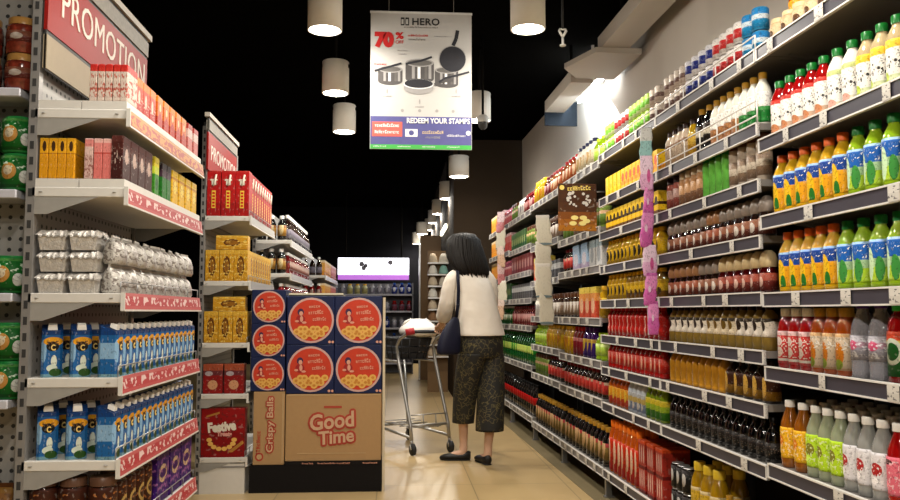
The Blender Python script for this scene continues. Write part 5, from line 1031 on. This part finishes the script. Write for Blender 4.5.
def shoe(hx, hy, ang, sole):
    mb = MB(); d = Vector((math.cos(ang), math.sin(ang), 0)); s_ = Vector((-d.y, d.x, 0)); c = Vector((hx, hy, 0)) + off
    Zv = Vector((0, 0, 1))
    mb.loft([(c + d * x + Zv * z, w, h_, s_, Zv) for x, z, w, h_ in ((0, .038, .012, .026), (.012, .038, .028, .034), (.06, .034, .033, .030), (.11, .030, .037, .026), (.16, .028, .041, .024), (.20, .024, .036, .020), (.225, .019, .022, .014), (.232, .017, .008, .008))], SHOE, 16)
    mb.loft([(c + d * x + Zv * z, w, .005, s_, Zv) for x, z, w in ((0.004, .006, .026), (.06, .006, .031), (.12, .006, .037), (.18, .006, .040), (.225, .006, .02))], M('sole_dark', (.02, .018, .016), .6), 12); part('shoe', mb, pers)
shoe(.560, 6.118, math.radians(172), 1); shoe(.672, 5.905, math.radians(106), 1)
# her bag
BAGM = M('bag_navy', (.006, .007, .020), .6, 0, .2, 20)
t = thing('shoulder_bag', 'dark navy shoulder bag hanging from the shopper in the white blouse', 'bag', (.39, 5.87, .79))
m = MB(); rg = [((-.01, 0, 0), .088, .035), ((-.012, 0, .02), .098, .045), ((-.005, 0, .10), .092, .05), ((.010, .01, .18), .070, .042), ((.03, .02, .24), .042, .028), ((.04, .02, .275), .022, .016)]
m.loft([(Vector(c), a, b, SR, H) for c, a, b in rg], BAGM, 20, True, p=2.6); o = part('body', m, t); sb = o.modifiers.new('sub', 'SUBSURF'); sb.levels = 1; sb.render_levels = 1
m = MB(); sp_ = [(.04, .02, .27), (.052, .005, .36), (.055, -.01, .46), (.052, .0, .55), (.052, .04, .605), (.060, .09, .632), (.066, .15, .625), (.068, .19, .58)]
for dx in (0, .012): m.tube([(x + dx, y_, z_) for x, y_, z_ in sp_], .0065, BAGM, 8)
part('strap', m, t)

# ------------------------------------------------------------------ trolley
CH = Vector((-.42, .907, 0)); CS = Vector((.907, .42, 0)); CM = Vector((.275, 6.43, 0))
def CP(a, b, z): q = CM + CS * a + CH * b; return (q.x, q.y, z)
t = thing('shopping_trolley', 'grey steel shopping trolley with red handle end pushed by the shopper', 'trolley', tuple(CM), 0)
L_ = lambda pts: [tuple(Vector(p) - CM) for p in pts]
TR = M('trolley_steel', (.34, .33, .31), .35, .75, .05); RUB = M('rubber_black', (.02, .02, .02), .6); BLK = M('plastic_black', (.02, .02, .022), .4)
m = MB()
for a in (-.165, .165): m.tube(L_([CP(a, .0, .11), CP(a, .02, .22), CP(a, .24, .70), CP(a, .28, .82), CP(a, .22, .885), CP(a, .04, .945)]), .0135, TR, 10)
m.tube(L_([CP(-.165, .02, .22), CP(.165, .02, .22)]), .011, TR); m.tube(L_([CP(-.165, .0, .13), CP(-.15, .72, .14), CP(.15, .72, .14), CP(.165, .0, .13)]), .012, TR, 8)
m.tube(L_([CP(-.165, .24, .70), CP(-.15, .80, .70), CP(.15, .80, .70), CP(.165, .24, .70)]), .009, TR, 8); m.tube(L_([CP(-.15, .72, .14), CP(-.15, .80, .70)]), .011, TR, 8); m.tube(L_([CP(.15, .72, .14), CP(.15, .80, .70)]), .011, TR, 8)
part('frame', m, t)
m = MB()
for b in (.12, .24, .36, .48, .60): m.tube(L_([CP(-.155, b, .19), CP(.155, b, .19)]), .004, TR, 6)
for a in (-.08, 0, .08): m.tube(L_([CP(a, .02, .20), CP(a, .70, .16)]), .004, TR, 6)
m.tube(L_([CP(-.155, .03, .30), CP(.155, .03, .30)]), .005, TR, 6)
for a in (-.05, .06): m.tube(L_([CP(a, .02, .20), CP(a, .03, .30)]), .005, TR, 6)
part('lower_rack', m, t)
m = MB(); m.tube(L_([CP(-.165, .04, .945), CP(.20, .04, .945)]), .014, BLK, 12); part('handle', m, t)
for a in (-.165,): m = MB(); m.tube(L_([CP(a - .028, .055, .938), CP(a + .035, .03, .952)]), [.026, .029], M('grip_red', (.30, .02, .025), .4), 12); part('handle_end', m, t, label='red handle end')
for a, b in ((-.165, .0), (.165, .0), (-.15, .72), (.15, .72)):
    c = Vector(CP(a, b, 0)) - CM; m = MB(); m.tube([(c.x, c.y, .11), (c.x, c.y, .075)], .012, TR); 
    for q in (-.014, .014): m.tube([(c.x + CS.x * q, c.y + CS.y * q, .085), (c.x + CS.x * q - CH.x * .02, c.y + CS.y * q - CH.y * .02, .045)], .005, TR, 6)
    w = c - CH * .02 + Vector((0, 0, .046)); m2 = MB(); m2.tube([w - CS * .011, w + CS * .011], .045, RUB, 18); cs = part('caster_fork', m, t); part('caster_wheel', m2, t)
def basket(label, a, b, z, ang=0):
    c = CP(a, b, z); q = thing('hand_basket', label, 'basket', c, math.atan2(CS.y, CS.x) + ang); wx, wy, hz = .155, .25, .165
    m = MB(); n = 12
    m.hexa([(-wx + .03, -wy + .03, 0), (wx - .03, -wy + .03, 0), (wx - .03, wy - .03, 0), (-wx + .03, wy - .03, 0), (-wx + .03, -wy + .03, .006), (wx - .03, -wy + .03, .006), (wx - .03, wy - .03, .006), (-wx + .03, wy - .03, .006)], BLK)
    for z0, z1 in ((0, .05), (.062, .10), (.112, hz)):
        for (x0, y0, x1, y1) in ((-1, -1, 1, -1), (1, -1, 1, 1), (1, 1, -1, 1), (-1, 1, -1, -1)):
            f0, f1 = .80 + .2 * z0 / hz, .80 + .2 * z1 / hz
            A = [(x0 * wx * f0, y0 * wy * f0, z0), (x1 * wx * f0, y1 * wy * f0, z0), (x1 * wx * f0 * .97, y1 * wy * f0 * .97, z0), (x0 * wx * f0 * .97, y0 * wy * f0 * .97, z0)]
            B = [(x0 * wx * f1, y0 * wy * f1, z1), (x1 * wx * f1, y1 * wy * f1, z1), (x1 * wx * f1 * .97, y1 * wy * f1 * .97, z1), (x0 * wx * f1 * .97, y0 * wy * f1 * .97, z1)]
            m.hexa(A + B, BLK)
    for sx in (-1, 1):
        for sy in (-.9, -.45, 0, .45, .9): m.tube([(sx * wx * .80, sy * wy * .8, .0), (sx * wx * .99, sy * wy * .99, hz)], .006, BLK, 5)
        for sy in (-.8, -.3, .3, .8): m.tube([(sy * wx * .8, sx * wy * .80, 0), (sy * wx * .98, sx * wy * .99, hz)], .006, BLK, 5)
    part('tub', m, q)
    m = MB(); m.tube([(-wx, -wy * .95, hz + .004), (wx, -wy * .95, hz + .004), (wx, wy * .95, hz + .004), (-wx, wy * .95, hz + .004), (-wx, -wy * .95, hz + .004)], .009, BLK, 8); part('rim', m, q)
    m = MB(); m.tube([(-wx, .02, hz), (-wx, -.10, hz + .01), (wx, -.10, hz + .01), (wx, .02, hz)], .006, BLK, 6); part('handle', m, q)
basket('black plastic hand basket on the trolley next to the red handle end', .0, .53, .712)
WB_ = M('bag_plastic_white', (.66, .63, .58), .4, 0, .06, 10)
def plastic_bag(label, c, s, seed):
    q = thing('carrier_bag', label, 'bag', c, .3); rs = random.Random(seed); m = MB()
    m.loft([((rs.uniform(-.01, .01), rs.uniform(-.01, .01), z * s), a * s * rs.uniform(.92, 1.08), b * s * rs.uniform(.92, 1.08)) for z, a, b in ((0, .12, .16), (.03, .155, .20), (.08, .150, .20), (.115, .115, .16), (.145, .07, .09), (.16, .03, .04))], WB_, 14, True, p=2.4); o = part('body', m, q); sb = o.modifiers.new('sub', 'SUBSURF'); sb.levels = 1; sb.render_levels = 1
    m = MB()
    for e in (-1, 1): m.tube([(e * .03 * s, 0, .14 * s), (e * .07 * s, .01, .150 * s), (e * .11 * s, .02, .13 * s), (e * .13 * s, .03, .10 * s)], [.014 * s, .010 * s, .010 * s, .008 * s], WB_, 6)
    part('handle', m, q)
plastic_bag('white plastic carrier bag lying over the black basket on the trolley', CP(.10, .42, .885), 1.0, 1)
# second trolley, mostly hidden by the cartons
t2 = thing('hand_basket', 'spare', 'basket'); bpy.data.objects.remove(t2)

# ------------------------------------------------------------------ far end of the store
LITW = M('lightbox_glow', (.92, .92, 1.0), .5, 0, 0, 1, 0, 0, 5.0); LITP = M('lightbox_purple', (.42, .14, .55), .5, 0, 0, 1, 0, 0, 1.2)
t = thing('lightbox_sign', 'bright white lightbox sign with purple lower band at the back of the store', 'sign', (-.35, 15.4, 1.70))
m = MB(); m.box(-.75, .60, 0, .1, 0, .42, M('lightbox_case', (.2, .2, .22), .4)); part('case', m, t)
for x in (-.6, .45): m = MB(); m.tube([(x, .05, .42), (x, .05, 1.65)], .015, LD); part('hanger', m, t)
m = MB(); m.box(-.74, .59, -.01, -.0005, .10, .415, LITW); part('panel', m, t); m = MB(); m.box(-.74, .59, -.011, -.0005, .005, .098, LITP); part('lower_band', m, t)
m = MB()
for x, z, r_ in ((-.30, .30, .05), (-.22, .27, .04), (-.26, .22, .045), (.24, .33, .05)): m.disc(x, z, r_, -.013, M('lightbox_mark', (.25, .24, .28), .5), None, 12)
for x in (-.55, -.05, .45): scribble(m, x, -.013, .32, .2, .07, M('lightbox_mark_pale', (.5, .6, .62), .5), 5, 0, 3)
part('artwork', m, t)
BKM = M('back_unit_grey', (.16, .16, .18), .5)
far('c_blue', 'detergent_bottle', liq('navy', 2.5), capm('blue'), F2('cb', (.05, .10, .35), (.10, .16, .42), (.6, .6, .66)), 'juice', R=.05, H=.2)
far('c_grey', 'cleaner_bottle', M('grey_plastic', (.3, .3, .33), .4), capm('grey'), F2('cg', (.35, .33, .38), (.22, .22, .28), (.5, .5, .55)), 'wide', R=.05, H=.18)
far('c_red', 'cleaner_bottle', liq('dred', 1.2), capm('red'), F2('cr', (.28, .10, .14), (.20, .14, .20)), 'wide', R=.05, H=.18)
far('c_yel', 'cleaner_bottle', M('pale_yellow', (.5, .48, .25), .4), capm('yellow'), F2('cy', (.55, .5, .25), (.5, .5, .35)), 'wide', R=.05, H=.18)
for j, x0 in enumerate((-1.95, -.85, .25 - .55)):
    pass
t = thing('shelving_bay', 'dim shelving of bottles beneath the lightbox sign at the back of the store', 'shelf', (-.25, 14.6, 0))
m = MB(); m.box(-1.2, .56, .42, .44, 0, 1.62, BKM); part('back_panel', m, t)
for z in (1.42, 1.12, .82, .52, .20): m = MB(); m.box(-1.2, .56, 0, .42, z - .03, z, M('back_shelf', (.34, .34, .38), .4)); part('shelf', m, t)
for x in (-1.2, .54): m = MB(); m.box(x, x + .02, 0, .40, 0, 1.62, BKM); part('side_panel', m, t)
for z, ks in ((1.42, ('c_grey', 'c_yel', 'c_grey', 'c_blue')), (1.12, ('c_blue', 'c_red', 'c_grey', 'c_red')), (.82, ('c_grey', 'c_red', 'c_blue', 'c_grey')), (.52, ('c_red', 'c_grey', 'c_grey', 'c_blue')), (.20, ('c_grey', 'c_blue', 'c_red', 'c_grey'))):
    for j in range(13):
        key = ks[j * 4 // 13]; place(key, '%s on the dim shelving under the lightbox sign' % {'c_blue': 'blue detergent bottle', 'c_grey': 'grey cleaner bottle', 'c_red': 'dark red cleaner bottle', 'c_yel': 'pale yellow cleaner bottle'}[key], {'c_blue': 'blue bottles', 'c_grey': 'grey bottles', 'c_red': 'dark red bottles', 'c_yel': 'yellow bottles'}[key] + ' under the lightbox', (-1.36 + j * .133, 14.72, z + .0006), 0)
# brown pillar, hat shelf and lit niche past the aisle
t = thing('display_pillar', 'brown wooden pillar standing beyond the trolley at the far end', 'pillar', (.50, 13.3, 0)); m = MB(); m.box(-.10, .235, 0, .25, 0, 2.35, M('pillar_brown', (.17, .10, .045), .5, 0, .2, 5)); part('post', m, t); m = MB(); m.box(-.125, -.102, -.02, .2, 0, 2.2, M('pillar_steel', (.5, .5, .5), .3, .5)); part('edge_strip', m, t)
t = thing('hat_stand', 'display stand of pale folded goods next to the brown pillar', 'stand', (.58, 11.2, 0))
m = MB(); m.box(-.14, .14, .1, .14, 0, 1.95, M('pillar_brown', (.17, .10, .045), .5, 0, .2, 5)); part('panel', m, t)
for z in (.50, .66, .82, .98, 1.14, 1.30, 1.46, 1.62, 1.78): m = MB(); m.box(-.14, .14, -.07, .099, z - .02, z, SW); part('shelf', m, t)
HATS = {}
for nm, c in (('beige', (.50, .40, .28)), ('white', (.62, .58, .5)), ('teal', (.25, .48, .42)), ('brown', (.22, .12, .06))):
    mb = MB(); mb.loft([((0, 0, 0), .085, .09), ((0, 0, .03), .09, .095), ((0, 0, .10), .07, .075), ((0, 0, .15), .04, .04), ((0, 0, .155), .02, .02)], M('cloth_' + nm, c, .8), 14); KINDS['hat_' + nm] = dict(name='folded_cloth', cat='cloth', w=.19, d=.19, h=.155, mesh=mb.mesh('folded_cloth'), parts=[])
for q, z in enumerate((.50, .66, .82, .98, 1.14, 1.30, 1.46, 1.62, 1.78)):
    for e, x in enumerate((.505, .655)):
        nm = ('beige', 'brown', 'beige', 'white', 'beige', 'beige', 'white', 'teal', 'white')[q] if e else ('beige', 'beige', 'white', 'brown', 'beige', 'white', 'beige', 'white', 'beige')[q]
        o = place('hat_' + nm, '%s folded cloth bundle, %s shelf from the floor, %s side of the pale goods stand' % (nm, ORD[q + 1], ('pillar', 'shopper')[e]), 'folded cloth bundles', (x, 11.215, z + .0006), 0); o.scale = (.76, .76, .82)
t = thing('wall_light', 'lit cream wall panel light glowing above the shopper in the far passage', 'lamp', (.728, 11.9, 2.30)); m = MB(); m.box(-.02, .0, -.6, .6, -.02, .02, SW); part('batten', m, t); m = MB(); m.box(-.05, -.0205, -.6, .6, -.03, .03, M('panel_glow', (1.0, .93, .72), .5, 0, 0, 1, 0, 0, 6.0)); part('glow_panel', m, t)
